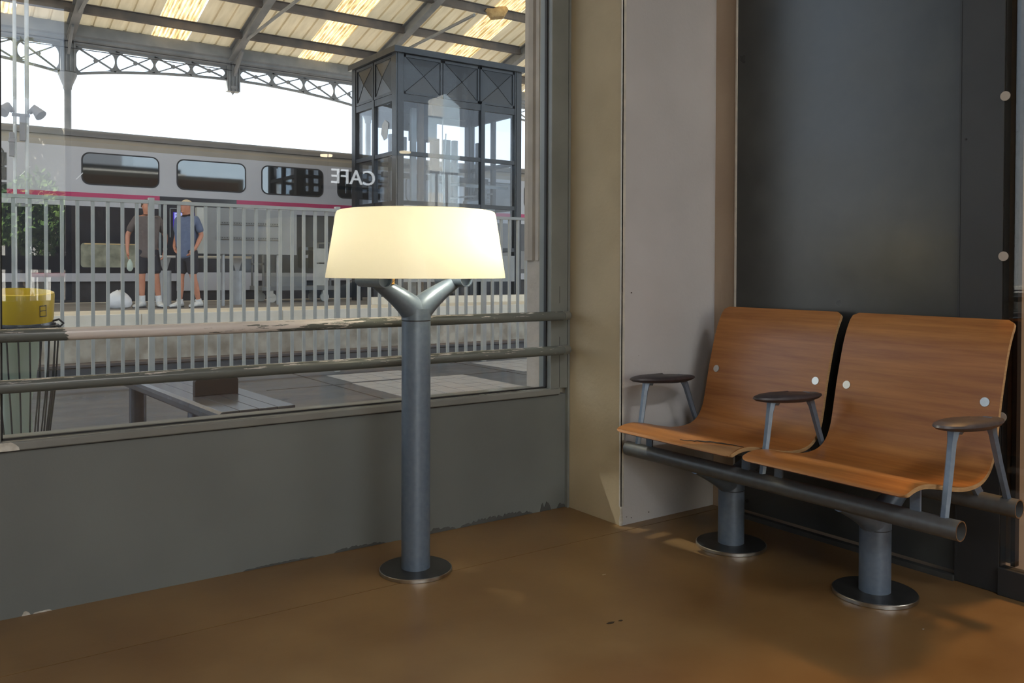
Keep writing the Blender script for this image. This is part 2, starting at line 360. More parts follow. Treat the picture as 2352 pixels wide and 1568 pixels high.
# floor: cast slabs with a narrow joint at y = 2.41
fl = struct('floor', B((-6, -9, -.12), (10, 2.86, -.006)), M['joint'])
for (x0, y0, x1, y1) in [(-6, 2.4135, 10, 2.83), (-6, -9, 10, 2.4095)]:
    o = obj('floor_slab', B((x0, y0, -.006), (x1, y1, 0)), M['floor'], fl)
struct('ceiling', MB().box((-6, -9.2, 5.2), (10, -5, 5.4)).box((-6, -5.1, 4.15), (10, -5, 5.4)).box((-6, -5, 4.15), (10, 3.1, 4.3)), M['ceil'])
for i, (x, y, sz, mt) in enumerate(((1.62, 1.80, .011, 'joint'), (1.655, 1.795, .007, 'joint'), (1.86, 2.10, .006, 'yellow_wall'), (2.31, 1.27, .0035, 'chip'), (2.10, 1.02, .0035, 'chip'))):
    rr = random.Random(i); sp_ = MB(); sp_.prism([(x + sz * math.cos(a) * rr.uniform(.6, 1.6), y + sz * .6 * math.sin(a) * rr.uniform(.6, 1.3)) for a in [2 * PI * k / 7 for k in range(7)]], 'z', 0, .001)
    obj('floor_speck', sp_, M[mt], fl)
# left wall (off camera)
struct('wall_left', MB().box((-6.2, -9.2, -.1), (-6, -5, 5.2)).box((-6.2, -5, -.1), (-6, 3.1, 4.3)), M['hallwall'])
# far right wall of the neighbouring hall
struct('wall_right_hall', MB().box((10, -9.2, -.1), (10.2, -5, 5.2)).box((10, -5, -.1), (10.2, 3.1, 4.3)), M['hallwall'])
# rear wall with a big glazed opening and a gabled one
rw = MB()
rw.box((-6.2, -9.2, -.1), (-5.5, -9, 5.2)); rw.box((-5.5, -9.2, -.1), (2.07, -9, .5)); rw.box((-5.5, -9.2, 5.0), (2.07, -9, 5.2))
rw.box((2.07, -9.2, -.1), (8.34, -9, 5.2)); rw.box((9.19, -9.2, -.1), (10.2, -9, 5.2)); rw.box((8.34, -9.2, -.1), (9.19, -9, 1.6))
rw.prism([(8.34, 4.30), (8.845, 4.53), (9.19, 4.30), (9.19, 5.2), (8.34, 5.2)], 'y', -9.2, -9)
struct('wall_rear', rw, M['hallwall'])
wr = struct('window_3', B((-5.5, -9.14, .97), (2.07, -9.04, 1.18)), M['darkpaint'])
for x in (-5.47, -3.6, -1.72, .16, 2.03):
    obj('window_mullion', B((x - .04, -9.14, .5), (x + .04, -9.05, 5.0)), M['darkpaint'], wr)
struct('window_4', MB().box((8.34, -9.14, 2.9), (9.19, -9.08, 2.94)).box((8.58, -9.14, 1.6), (8.61, -9.08, 2.9)).box((8.82, -9.14, 1.6), (8.85, -9.08, 2.9)), M['darkpaint'])

# window wall: grey apron, header, left end; unseen blank by the mullion added to darken door reflections
struct('wall_window', MB().box((-6, WY, 0), (2.262, 3.08, .479)).box((-6, WY, 4.0), (2.9, 3.08, 4.3)).box((-6, WY, .479), (-5, 3.08, 4.0)).box((-.7, WY, .479), (.13, 3.08, 4.0)), M['grey'])
# peeled paint along the foot of the apron
pe = MB()
def blob(x0, x1, hmax, seed):
    rr = random.Random(seed); n = int((x1 - x0) / .008) + 2; pts = [(x0 + (x1 - x0) * i / n, .002 + hmax * (.35 + .65 * rr.random()) * math.sin(PI * i / n) ** .4) for i in range(1, n)]
    return [(x0, .0005), (x1, .0005)] + pts[::-1]
for a, b_, h, sd in [(2.215, 2.262, .022, 1), (2.128, 2.185, .04, 2), (1.74, 2.09, .022, 3), (1.50, 1.72, .018, 4), (1.22, 1.42, .012, 5), (.9, 1.15, .006, 6)]:
    pe.prism(blob(a, b_, h, sd), 'y', WY - .0025, WY + .001)
struct('trim_1', pe, mat('darker paint layer', (.055, .06, .06), (.07, .075, .075), 8, rough=.6))
pc = MB()
for a, b_, h, sd in [(.262, .285, .018, 9), (.29, .34, .004, 10)]:
    pc.prism(blob(a, b_, h, sd), 'y', WY - .0022, WY + .001)
struct('trim_2', pc, M['chip'])
# window: frame, bead, glass
wf = struct('window_1', MB().box((2.172, 2.788, .505), (2.262, 2.87, 4.0)).box((.13, 2.79, .505), (.2135, 2.87, 4.0)).box((.13, 2.79, 3.93), (2.262, 2.87, 4.0)), M['greyframe'], bevel=.002)
obj('window_sill', MB().prism([(2.790, .4795), (2.787, .483), (2.787, .502), (2.793, .5075), (2.822, .508), (2.85, .508), (2.85, .4795)], 'x', .205, 2.222), M['sillmetal'], wf, bevel=.0012)
obj('sill_groove', B((.205, 2.7985, .4755), (2.222, 2.801, .479)), M['black'], wf)
obj('glazing_gasket', MB().box((2.1655, 2.815, .508), (2.1725, 2.83, 3.93)).box((.213, 2.815, .508), (.219, 2.83, 3.93)).box((.213, 2.815, .508), (2.172, 2.83, .5125)), M['black'], wf)
obj('glass_pane', B((.214, 2.82, .509), (2.171, 2.828, 3.93)), M['windowglass'], wf)
# fine seam and edge bead where the frame meets the pier
obj('frame_seam', MB().box((2.2165, 2.7868, .51), (2.2175, 2.789, .72)).box((2.2165, 2.7868, .86), (2.2175, 2.789, .93)), M['black'], wf)
struct('trim_3', B((2.258, 2.782, 0), (2.268, 2.80, 4.0)), M['greyframe'])
obj('paint_chip', MB().prism([(.203, .481), (.258, .481), (.256, .490), (.246, .500), (.236, .5055), (.203, .5045)], 'y', 2.7862, 2.788), M['chip'], wf)
w2 = struct('window_2', MB().box((-5, 2.80, .479), (-4.93, 2.87, 4)).box((-5, 2.8, .479), (-.7, 2.87, .51)).box((-2.4, 2.8, .479), (-2.33, 2.87, 4)), M['greyframe'])
obj('glass_pane', B((-4.93, 2.82, .51), (-.7, 2.828, 4.0)), M['windowglass'], w2)

# corner pier
pier = MB()
pier.add([(2.27, 2.465, 0), (2.27, 2.80, 0), (2.27, 2.80, 4.15), (2.27, 2.465, 4.15)], [(0, 1, 2, 3)], 0)
pier.add([(2.27, 2.465, 0), (2.81, 2.465, 0), (2.81, 2.465, 4.15), (2.27, 2.465, 4.15)], [(0, 1, 2, 3)], 1)
pier.add([(2.27, 2.80, 0), (2.27, 3.0, 0), (2.27, 3.0, 4.15), (2.27, 2.80, 4.15)], [(0, 1, 2, 3)], 0)
pier.add([(2.27, 3.0, 0), (2.81, 3.0, 0), (2.81, 3.0, 4.15), (2.27, 3.0, 4.15)], [(0, 1, 2, 3)], 0)
pier.add([(2.81, 2.465, 0), (2.81, 3.0, 0), (2.81, 3.0, 4.15), (2.81, 2.465, 4.15)], [(0, 1, 2, 3)], 0)
wp = struct('wall_corner_pier', pier, [M['yellow_wall'], M['white_wall']])
obj('corner_bead', MB().box((2.2675, 2.4625, .075), (2.283, 2.4655, 4.15)).box((2.2675, 2.4625, .075), (2.2705, 2.474, 4.15)), M['bead'], wp)
ch = MB(); ch.tube([(2.272, 2.467, -.002), (2.272, 2.466, .02), (2.274, 2.467, .045), (2.271, 2.466, .075)], [.006, .009, .005, .006], 7)
obj('plaster_chip', ch, M['chip'], wp, smooth=True)
sp = MB()
for (px_, pz_, s_) in [(2.325, .023, .003), (2.42, .03, .004), (2.30, .03, .0025), (2.319, .91, .004), (2.36, .66, .0018)]:
    sp.prism([(px_ - s_ * 1.3, pz_), (px_, pz_ - s_ * .5), (px_ + s_ * 1.5, pz_), (px_, pz_ + s_ * .6)], 'y', 2.4642, 2.4655)
obj('scuff_mark', sp, M['joint'], wp)
# right wall: beige strip then the dark sheet-metal leaf
struct('wall_right', MB().box((2.80, 1.30, 0), (3.0, 2.465, 4.15)), M['beige_wall'])
d1 = struct('door_1', B((2.768, 1.413, .03), (2.80, 2.322, 4.14)), M['panel'])
obj('door_edge', B((2.7655, 2.322, .0), (2.80, 2.331, 4.14)), M['bead'], d1)
obj('door_stile', B((2.757, 1.276, 0), (2.80, 1.414, 4.14)), M['panel2'], d1, bevel=.002)
obj('stile_bead', B((2.7555, 1.408, .0), (2.758, 1.414, 4.14)), M['panel2'], d1)
obj('bolt_hole', MB().tube([(2.7555, 1.392, 1.42), (2.758, 1.392, 1.42)], .0035, 10), M['black'], d1)
obj('wall_plug', MB().tube([(2.7655, 2.258, .068), (2.769, 2.258, .068)], .008, 12), M['black'], d1)
obj('threshold', B((2.745, 1.414, 0), (2.77, 2.322, .018)), M['darkpaint'], d1)
# glazed leaf to the right of the stile
d2 = struct('door_2', B((2.745, .15, 0), (2.79, 1.276, .085)), M['panel2'], bevel=.002)
obj('glass_pane', B((2.757, .15, .085), (2.765, 1.276, 4.14)), M['doorglass'], d2)
obj('door_post', B((2.80, 1.258, .09), (2.83, 1.300, 4.14)), M['rust'], d2)
obj('post_gap', B((2.79, 1.245, .085), (2.815, 1.258, 4.14)), M['black'], d2)
for z in (1.538, 1.046, 2.03, .55):
    obj('sticker_dot', MB().tube([(2.754, 1.2735, z), (2.757, 1.2735, z)], .0145, 24), M['sticker'], d2)
# neighbouring hall seen past the glazed leaf
struct('wall_passage', B((2.84, 1.385, 0), (3.18, 2.2, 4.15)), M['brownwall'])
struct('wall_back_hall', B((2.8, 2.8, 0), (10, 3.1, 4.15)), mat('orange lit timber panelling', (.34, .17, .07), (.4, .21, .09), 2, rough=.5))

# guard rails across the window
gr = thing('guard_rail', 'two scratched round grey rails across the lower part of the window', 'rail', (0.2, 2.72, .81))
for z, mt, r in ((.811, M['rail1'], .0190), (.670, M['rail2'], .0193)):
    y = 2.735
    ro = obj('rail_tube', MB().tube([(-2.3, y, z), (2.19, y, z)], r, 28), mt, None, smooth=True)
    ro.parent = gr; ro.matrix_parent_inverse = Matrix.Translation((-.2, -2.72, -.81))
    bo = obj('rail_bracket', MB().tube([(2.19, y, z), (2.225, y + .012, z), (2.245, y + .04, z), (2.248, y + .062, z)], [r, r * .98, r * .92, r * .85], 20), M['greyframe'], None, smooth=True)
    bo.parent = gr; bo.matrix_parent_inverse = Matrix.Translation((-.2, -2.72, -.81))
    bo = obj('rail_bracket', MB().tube([(.165, y, z), (.165, y + .06, z)], r * .7, 16), M['greyframe'], None, smooth=True)
    bo.parent = gr; bo.matrix_parent_inverse = Matrix.Translation((-.2, -2.72, -.81))

# ================================================================== FLOOR LAMP
LX, LY = 1.371, 2.484
lamp = thing('floor_lamp', 'grey metal floor lamp with a wide glowing cream shade before the window', 'lamp', (LX, LY, 0))
bp_ = obj('base_plate', MB().lathe([(.117, .0), (.120, .001), (.120, .0105), (.1185, .012)], n=64), M['rim'], lamp, smooth=True)
obj('plate_top', MB().lathe([(.1175, .0119), (.117, .0128)], n=64), M['disc'], lamp, smooth=True)
obj('pole', MB().lathe([(.0475, .0128), (.0475, .829)], n=48), M['steel'], lamp, smooth=True)
obj('pole_joint', MB().lathe([(.0465, .829), (.0465, .8325)], n=48), M['black'], lamp)
def fork(zb, r, xs, zt, rt, zc, cx=0.0):
    """Y head: a short sleeve that splits into two tapering arms reaching the pair of tubes."""
    mb = MB(); n = 28
    mb.lathe([(r, zb), (r, zb + (zc - zb) * .55)], (cx, 0, 0), n=n)
    for x in xs:
        sgn = 1 if x > cx else -1; rings = []
        K = 12
        for i in range(K + 1):
            t = i / K
            # axis bends from vertical near the sleeve to outward-rising
            px_ = cx + (x - cx) * (t ** 1.12); pz_ = zb + (zc - zb) * .25 + (zt - zb - (zc - zb) * .25) * (t ** .85)
            dx = (x - cx) * 1.12 * max(t, .02) ** .12; dz = (zt - zb) * .85 * max(t, .08) ** -.15
            L_ = math.hypot(dx, dz); tx, tz = dx / L_, dz / L_; nx, nz = tz, -tx
            if i == 0: nx, nz = 1, 0
            a = r * .98 * (1 - t) ** 1.2 + rt * (1 - (1 - t) ** 1.2); bb = r * .96 * (1 - t) + rt * .95 * t
            rings.append([(px_ + nx * a * math.cos(2 * PI * k / n), bb * math.sin(2 * PI * k / n), pz_ + nz * a * math.cos(2 * PI * k / n)) for k in range(n)])
        mb.loft(rings)
    return mb
obj('fork', fork(.8325, .0485, (-.145, .150), .958, .023, .90), M['steel'], lamp, smooth=True)
for x in (-.15, .15):
    tb = MB(); y0, y1 = -.075, .10; n = 28; r = .024
    tb.loft([[(x + rr * math.cos(2 * PI * k / n), yy, .965 + rr * math.sin(2 * PI * k / n)) for k in range(n)] for yy, rr in ((y0 + .02, r * .86), (y0, r * .86), (y0, r), (y1, r), (y1, r * .86), (y1 - .02, r * .86))], cap=True)
    obj('cross_tube', tb, M['steel'], lamp, smooth=True)
cg = MB()
for i in range(5): cg.tube([(-.105 + .012 * math.cos(a) , -.02 + .012 * math.sin(a), .948 + i * .007 + a * .001) for a in [j * PI / 5 for j in range(11)]], .003, 6)
obj('cable_spring', cg, M['brass'], lamp, smooth=True)
n = 72; sh = MB()
prof = [(.292, .972), (.2925, .971), (.294, .972), (.2935, .98), (.262, 1.178), (.258, 1.187), (.25, 1.190), (.06, 1.192), (.0005, 1.192)]
inn = [(.0005, 1.188), (.06, 1.188), (.248, 1.186), (.255, 1.180), (.2885, .98)]
rings = [[(r * math.cos(2 * PI * k / n), r * math.sin(2 * PI * k / n), z) for k in range(n)] for r, z in prof]
sh.loft(rings, cap=False)
so = obj('lamp_shade', sh, M['shade'], lamp, smooth=True)
sock = obj('lamp_holder', MB().tube([(-.15, 0, .985), (-.15, 0, 1.02)], .018, 16).tube([(.15, 0, .985), (.15, 0, 1.02)], .018, 16).bar((-.2, 0, .985), (.2, 0, .985), .03, .01), M['steel'], lamp)
for x, y, pw in ((-.115, .04, 1.15), (.085, -.11, 4.1)):
    l = bpy.data.lights.new('lamp_bulb', 'POINT'); l.energy = pw; l.color = (1, .90, .66); l.shadow_soft_size = .035
    lo = bpy.data.objects.new('lamp_bulb', l); C.objects.link(lo); lo.location = (x, y, 1.09); lo.parent = lamp
# ================================================================== BENCH
bench = thing('twin_bench', 'two joined varnished plywood seats on grey tubes beside the dark panel', 'bench', (2.42, 1.77, 0))
BX, BY = 2.42, 1.77
PROF = [(2.119, .4085), (2.124, .416), (2.14, .423), (2.17, .4295), (2.21, .431), (2.27, .422), (2.34, .406), (2.41, .394), (2.47, .392), (2.52, .400), (2.558, .423), (2.583, .462), (2.597, .51), (2.608, .56), (2.619, .61), (2.632, .66), (2.646, .71), (2.664, .765), (2.688, .815), (2.716, .853)]
def smoothprof(p, k=3):
    P = [Vector((a, b)) for a, b in p]; out = []
    for i in range(len(P) - 1):
        p0 = P[max(i - 1, 0)]; p1 = P[i]; p2 = P[i + 1]; p3 = P[min(i + 2, len(P) - 1)]
        for j in range(k):
            t = j / k; out.append(.5 * ((2 * p1) + (p2 - p0) * t + (2 * p0 - 5 * p1 + 4 * p2 - p3) * t * t + (3 * p1 - p0 - 3 * p2 + p3) * t ** 3))
    out.append(P[-1]); return out
SP = smoothprof(PROF)
TH = .0125
def offs(i):
    a = SP[max(i - 1, 0)]; b = SP[min(i + 1, len(SP) - 1)]; d = (b - a).normalized(); return Vector((d.y, -d.x))
OUT = [SP[i] + offs(i) * TH for i in range(len(SP))]
def seat(y0, y1):
    mb = MB(); rc = .022; ys = []
    N = len(SP)
    # rounded front and top corners: inset of the side edge near both ends
    def inset(i):
        s = sum((SP[k + 1] - SP[k]).length for k in range(i)); tot = sum((SP[k + 1] - SP[k]).length for k in range(N - 1)); e = min(s, tot - s)
        return rc - math.sqrt(max(0, rc * rc - (rc - e) ** 2)) if e < rc else 0
    vs = []
    for i in range(N):
        q = inset(i)
        for (yy) in (y0 + q, y1 - q):
            vs.append((SP[i].x - BX, yy - BY, SP[i].y)); vs.append((OUT[i].x - BX, yy - BY, OUT[i].y))
    fs = []; mi = []
    for i in range(N - 1):
        a = i * 4; b = a + 4
        fs.append((a, a + 2, b + 2, b)); mi.append(0)
        fs.append((a + 1, b + 1, b + 3, a + 3)); mi.append(0)
        fs.append((a, b, b + 1, a + 1)); mi.append(1)
        fs.append((a + 2, a + 3, b + 3, b + 2)); mi.append(1)
    fs.append((0, 1, 3, 2)); mi.append(0); e = (N - 1) * 4; fs.append((e, e + 2, e + 3, e + 1)); mi.append(0)
    mb.add(vs, fs); mb.mi = mi
    return mb
SEATS = [(1.797, 2.333), (1.215, 1.757)]
for k, (y0, y1) in enumerate(SEATS):
    so = obj('seat_shell', seat(y0, y1), [M['wood'], M['woodedge']], bench, smooth=True)
    so['label'] = 'left plywood seat shell with split veneer at its front corner' if k == 0 else 'right plywood seat shell with sound front edge'
    for yy in ((y0 + .043), (y1 - .04)):
        # steel disc caps on the backrest
        i = min(range(len(SP)), key=lambda q: abs(SP[q].y - .605)); nn = offs(i) * -1
        c = Vector((SP[i].x - BX, yy - BY, SP[i].y)); nv = Vector((nn.x, 0, nn.y))
        obj('screw_cap', MB().tube([c - nv * .001, c + nv * .0022], .0138, 28), M['rim'], so, smooth=True)
    if k == 0:
        # split veneer patch: bare wood strip on the front right corner, dark crack behind it
        pm = MB(); idx = [i for i in range(len(SP)) if SP[i].x < 2.185 and i >= 1]
        ring = []
        for i in idx:
            s_ = (SP[i].x - 2.12) / .065
            ya = y0 + .003 ; yb = y0 + .20 * max(.05, 1 - s_ * 1.1) + .01
            nv = -offs(i) * .0012
            ring.append([(SP[i].x + nv.x - BX, ya - BY, SP[i].y + nv.y), (SP[i].x + nv.x - BX, yb - BY, SP[i].y + nv.y)])
        pm.loft(ring, cap=False, closed=False)
        obj('split_veneer', pm, M['rawwood'], so)
        ck = MB(); pts = []
        rr = random.Random(3)
        for j in range(18):
            t = j / 17; x_ = 2.138 + .05 * math.sin(t * PI * .5) ** 1.3; y_ = y0 + .235 - .23 * t + rr.uniform(-.003, .003)
            i = min(range(len(SP)), key=lambda q: abs(SP[q].x - x_) if q < 30 else 9); zz = SP[i].y + .0016
            pts.append((x_ + rr.uniform(-.002, .002) - BX, y_ - BY, zz))
        ck.tube(pts, [.0009 + .0014 * math.sin(PI * j / 17) for j in range(18)], 6)
        obj('crack', ck, M['black'], so)
for x in (2.25, 2.60):
    tb = MB(); n = 36; r = .0272; ri = .0245; y0, y1 = 1.138, 2.405
    if x > 2.5: y0 = 1.150
    tb.loft([[(x - BX + rr * math.cos(2 * PI * k / n), yy - BY, .318 + rr * math.sin(2 * PI * k / n)) for k in range(n)] for yy, rr in ((y0 + .10, ri), (y0, ri), (y0, r), (y1, r))], cap=True)
    t_ = obj('support_tube', tb, M['tubesteel'], bench, smooth=True)
    obj('tube_rim', MB().loft([[(x - BX + rr * math.cos(2 * PI * k / n), y0 - .0006 - BY, .318 + rr * math.sin(2 * PI * k / n)) for k in range(n)] for rr in (ri, r)], cap=False), M['rim'], t_)
# brackets between tubes and shells
for yy in (2.289, 1.842, 1.712, 1.262):
    for x, zt in ((2.25, .418), (2.60, .43)):
        if x < 2.5:
            obj('seat_bracket', MB().bar((x - BX, yy - BY, .338), (x - BX, yy - BY, .416), .03, .008), M['steel'], bench, bevel=.001)
        else:
            obj('seat_bracket', MB().bar((x - BX, yy - BY, .336), (x - BX - .06, yy - BY, .40), .012, .03), M['steel'], bench)
    obj('seat_runner', MB().tube([(2.24 - BX, yy - BY, .414), (2.31 - BX, yy - BY, .400), (2.40 - BX, yy - BY, .382), (2.47 - BX, yy - BY, .377), (2.53 - BX, yy - BY, .388)], .006, 8), M['steel'], bench, smooth=True)
for k, yc in enumerate((2.06, 1.495)):
    o = obj('base_plate', MB().lathe([(.122, 0), (.125, .001), (.125, .011), (.1235, .0125)], (2.437 - BX, yc - BY, 0), n=64), M['rim'], bench, smooth=True)
    obj('plate_top', MB().lathe([(.1225, .0124), (.122, .0133)], (2.437 - BX, yc - BY, 0), n=64), M['disc'], o, smooth=True)
    c_ = obj('column', MB().lathe([(.0465, .0133), (.0465, .205)], (2.437 - BX, yc - BY, 0), n=40), M['steel'], bench, smooth=True)
    obj('column_joint', MB().lathe([(.0455, .205), (.0455, .2075)], (2.437 - BX, yc - BY, 0), n=40), M['black'], c_)
    fk = fork(.2075, .0475, (2.252 - BX, 2.598 - BX), .312, .026, .262, cx=2.437 - BX)
    fk.v = [(a, b + yc - BY, c) for a, b, c in fk.v]
    obj('fork', fk, M['steel'], bench, smooth=True)
for yc in (1.183, 1.776, 2.352):
    n = 40
    pad = MB(); rings = []
    for zz, sc in ((-.017, .45), (-.0145, .72), (-.008, .92), (-.001, 1.0), (.005, .975), (.010, .86), (.0128, .68), (.0142, .40), (.0146, .05)):
        ring = []
        for j in range(n):
            a = 2 * PI * j / n; cx = math.cos(a); sy = math.sin(a)
            lx = .172 * cx; wy = .053 * sy * (1 - .16 * cx) * (abs(sy) ** .12 if sy else 1)
            ring.append((2.385 + lx * sc - BX, yc + wy * sc - BY, .5815 + zz - .006 * cx))
        rings.append(ring)
    pad.loft(rings)
    ar = obj('arm_pad', pad, M['armpad'], bench, smooth=True)
    for (xb, zb_, xt, bend) in ((2.25, .340, 2.292, .018), (2.60, .338, 2.495, -.022)):
        L_ = MB(); pts = [(xb - BX, yc - BY, zb_), (xb + (xt - xb) * .5 - BX, yc - BY, .45), (xb + (xt - xb) * .86 - BX, yc - BY, .54), (xt - BX, yc - BY, .568), (xt + bend - BX, yc - BY, .575)]
        L_.tube(pts, [(.0125, .0095), (.0125, .0098), (.013, .0115), (.017, .015), (.024, .019)], 6)
        obj('arm_leg', L_, M['steel'], bench, smooth=True)

# ================================================================== HALL BEHIND THE CAMERA (mirrored in the glass)
sg = thing('hanging_sign', 'backlit white letters CAFE hung on a dark bar, mirrored in the window glass', 'sign', (5.56, -6.4, 2.12))
tcv = bpy.data.curves.new('cafe_letters', 'FONT'); tcv.body = 'CAFE'; tcv.size = .315; tcv.extrude = .012; tcv.align_x = 'CENTER'
to = bpy.data.objects.new('tmp', tcv); C.objects.link(to)
bpy.context.view_layer.update()
tm = bpy.data.meshes.new_from_object(to.evaluated_get(bpy.context.evaluated_depsgraph_get())); bpy.data.objects.remove(to)
lt = obj('sign_letters', tm, M['letters'], sg); lt.rotation_euler = (PI / 2, 0, PI); lt.location = (0, 0, .17)
obj('sign_bar', B((-.5, -.05, .08), (.5, -.02, .13)), M['darkpaint'], sg)
obj('sign_rod', MB().tube([(-.4, -.035, .13), (-.4, -.035, 3.0)], .006, 6).tube([(.4, -.035, .13), (.4, -.035, 3.0)], .006, 6), M['darkpaint'], sg)
pl = thing('pendant_lamp', 'small warm disc pendant lamp mirrored in the glass beside the train', 'lamp', (5.8, -8, 2.9), group=None)
obj('lamp_disc', MB().lathe([(.10, 0), (.10, .03)], n=20), M['lamp'], pl); obj('lamp_cord', MB().tube([(0, 0, .03), (0, 0, 2.3)], .006, 6), M['darkpaint'], pl)
dup(pl, (7.3, -8, 3.08), 'small warm disc pendant lamp mirrored in the glass on the lift corner post')
warm = bpy.data.lights.new('hall_lamp', 'AREA'); warm.energy = 190; warm.color = (1, .55, .2); warm.shape = 'DISK'; warm.size = .5
wo = bpy.data.objects.new('hall_lamp', warm); C.objects.link(wo); wo.location = (4.2, 1.0, 3.9)

for i, (x, y, lab) in enumerate(((-1.8, -2.6, 'left'), (1.4, -2.6, 'middle'), (4.8, -2.2, 'right'))):
    cl = thing('ceiling_lamp', 'white rectangular ceiling lamp in the hall behind the camera, the %s one' % lab, 'lamp', (x, y, 4.08), 0, 'ceiling lamps of the hall')
    obj('lamp_housing', MB().box((-.66, -.21, .02), (.66, .21, .07)).box((-.66, -.21, -.02), (-.62, .21, .02)).box((.62, -.21, -.02), (.66, .21, .02)), M['ceil'], cl)
    al = bpy.data.lights.new('lamp_tube', 'AREA'); al.shape = 'RECTANGLE'; al.size = 1.2; al.size_y = .36; al.energy = 72; al.color = (1, .97, .94)
    ao = bpy.data.objects.new('lamp_tube', al); C.objects.link(ao); ao.location = (0, 0, .015); ao.parent = cl
# sunlit street behind: facade with arcade, tree, awning, parked car
struct('street', B((-40, -60, -.3), (45, -9.2, -.02)), M['pavement'])
fc = MB(); FY = -16.0
fb = thing('facade_building', 'sunlit cream house with arched white piers and a dark doorway, mirrored in glass', 'building', (2, FY, 0))
f_ = MB(); f_.box((-12, -3, -.02), (.62, 0, 4.2)).box((.95, -3, -.02), (7.5, 0, 4.2)).box((.62, -3, 1.66), (.95, 0, 4.2)).box((.62, -3, -.02), (.95, -.5, 1.7))
obj('facade_wall', f_, M['facade'], fb)
obj('door_leaf', B((.62, -.45, 0), (.95, -.4, 1.66)), M['shade_dark'], fb)
obj('door_surround', MB().box((.52, 0, 0), (.62, .07, 1.72)).box((.95, 0, 0), (1.05, .07, 1.72)).box((.48, 0, 1.72), (1.09, .09, 1.82)), M['facade2'], fb)
for i in range(4):
    x = .25 - i * .62
    obj('arcade_pier', MB().box((x - .09, 0, 0), (x + .09, .35, 1.6)).prism([(x - .09, 1.6), (x + .09, 1.6), (x + .2, 1.85), (x - .2, 1.85)], 'y', 0, .35), M['facade2'], fb)
    obj('arcade_shade', B((x - .53, .0, 0), (x - .09, .03, 1.75)), M['shade_dark'], fb)  # dark sheet on the wall paints the shade under the arches
nh = thing('sky_stand_in', 'pale blue block added in place of sky, mirrored as a gabled patch on the lift', 'building', (14, FY + 1.2, 0))
obj('sky_block', B((-4, -3, -.02), (5, 0, 8.5)), mat('pale sky blue', (.58, .74, .92), (.62, .78, .95), 2, rough=.9), nh)  # pale blue block added to stand in for sky in the reflection
for i in range(7):
    for j in range(3): obj('sky_block_panel', B((-3.6 + i * 1.2, -.01, 2.2 + j * 1.5), (-3.1 + i * 1.2, .03, 3.1 + j * 1.5)), M['facade2'], nh)
aw = thing('awning', 'red cloth awning over the street, mirrored low in the window glass', 'awning', (2.55, -15.2, .80))
obj('awning_cloth', MB().prism([(-.0, 0), (.5, .0), (.5, .03), (.0, .09)], 'x', -.38, .30), M['awning'], aw)
for x in (-.36, .28): obj('awning_post', MB().tube([(x, .45, 0), (x, .45, -.8)], .02, 6), M['facade2'], aw)
car = thing('parked_car', 'pale blue parked car seen mirrored at the foot of the glass', 'car', (5.6, -13.4, 0))
cb = MB(); cb.prism([(-1.9, .3), (1.9, .3), (1.95, .6), (1.2, .72), (.6, 1.12), (-.9, 1.12), (-1.4, .75), (-1.95, .7)], 'y', -.8, .8)
cb.v = [(a, b, c * .62) for a, b, c in cb.v]
obj('car_body', cb, M['car'], car, bevel=.02)
obj('car_window', MB().prism([(-1.25, .48), (1.0, .48), (.55, .67), (-.85, .67)], 'y', -.81, .81), M['trainglass'], car)
for x in (-1.2, 1.2):
    for y in (-.72, .72): obj('wheel', MB().tube([(x, y - .1, .2), (x, y + .1, .2)], .2, 18), M['tyre'], car)
def foliage(c, rad, n, size, seed, name='foliage'):
    rr = random.Random(seed); mb = MB()
    for i in range(n):
        d = Vector((rr.gauss(0, 1), rr.gauss(0, 1), rr.gauss(0, 1))).normalized(); rad_i = rr.random() ** .4
        lump = 1 + .3 * math.sin(d.x * 5 + seed) * math.cos(d.z * 4 + d.y * 3)
        p = Vector((c[0] + d.x * rad[0] * rad_i * lump, c[1] + d.y * rad[1] * rad_i * lump, c[2] + d.z * rad[2] * rad_i * lump))
        a = Vector((rr.gauss(0, 1), rr.gauss(0, 1), rr.gauss(0, 1))).normalized(); b = a.orthogonal().normalized()
        s = size * rr.uniform(.6, 1.3)
        mb.add([p - a * s, p + b * s * .45, p + a * s, p - b * s * .45], [(0, 1, 2, 3)])
    return mb
tr = thing('street_tree', 'leafy green tree mirrored at the left edge of the window', 'tree', (1.85, -13.6, 0))
fo = obj('foliage', foliage((.1, 0, 2.02), (1.0, .9, .78), 4200, .075, 4), M['leaf'], tr); fo['kind'] = 'stuff'
obj('trunk', MB().tube([(0, 0, 0), (.05, 0, 1.0), (.0, 0, 1.9)], [.11, .09, .07], 8), M['bark'], tr, smooth=True)

# ================================================================== OUTSIDE: near platform
struct('ground', B((-30, 3.08, -.15), (40, 8.15, 0)), M['ground'])
st = struct('wall_outer_jamb', MB().box((2.278, 2.88, 0), (2.95, 3.10, 1.04)), M['stone'])
jm = MB()
jm.prism([(2.278, 2.88), (2.278, 2.99), (2.288, 2.998), (2.272, 3.008), (2.270, 3.030), (2.288, 3.042), (2.270, 3.052), (2.262, 3.075), (2.262, 3.10), (2.95, 3.10), (2.95, 2.88)], 'z', 1.04, 4.3)
obj('moulded_jamb', jm, M['stone'], st)
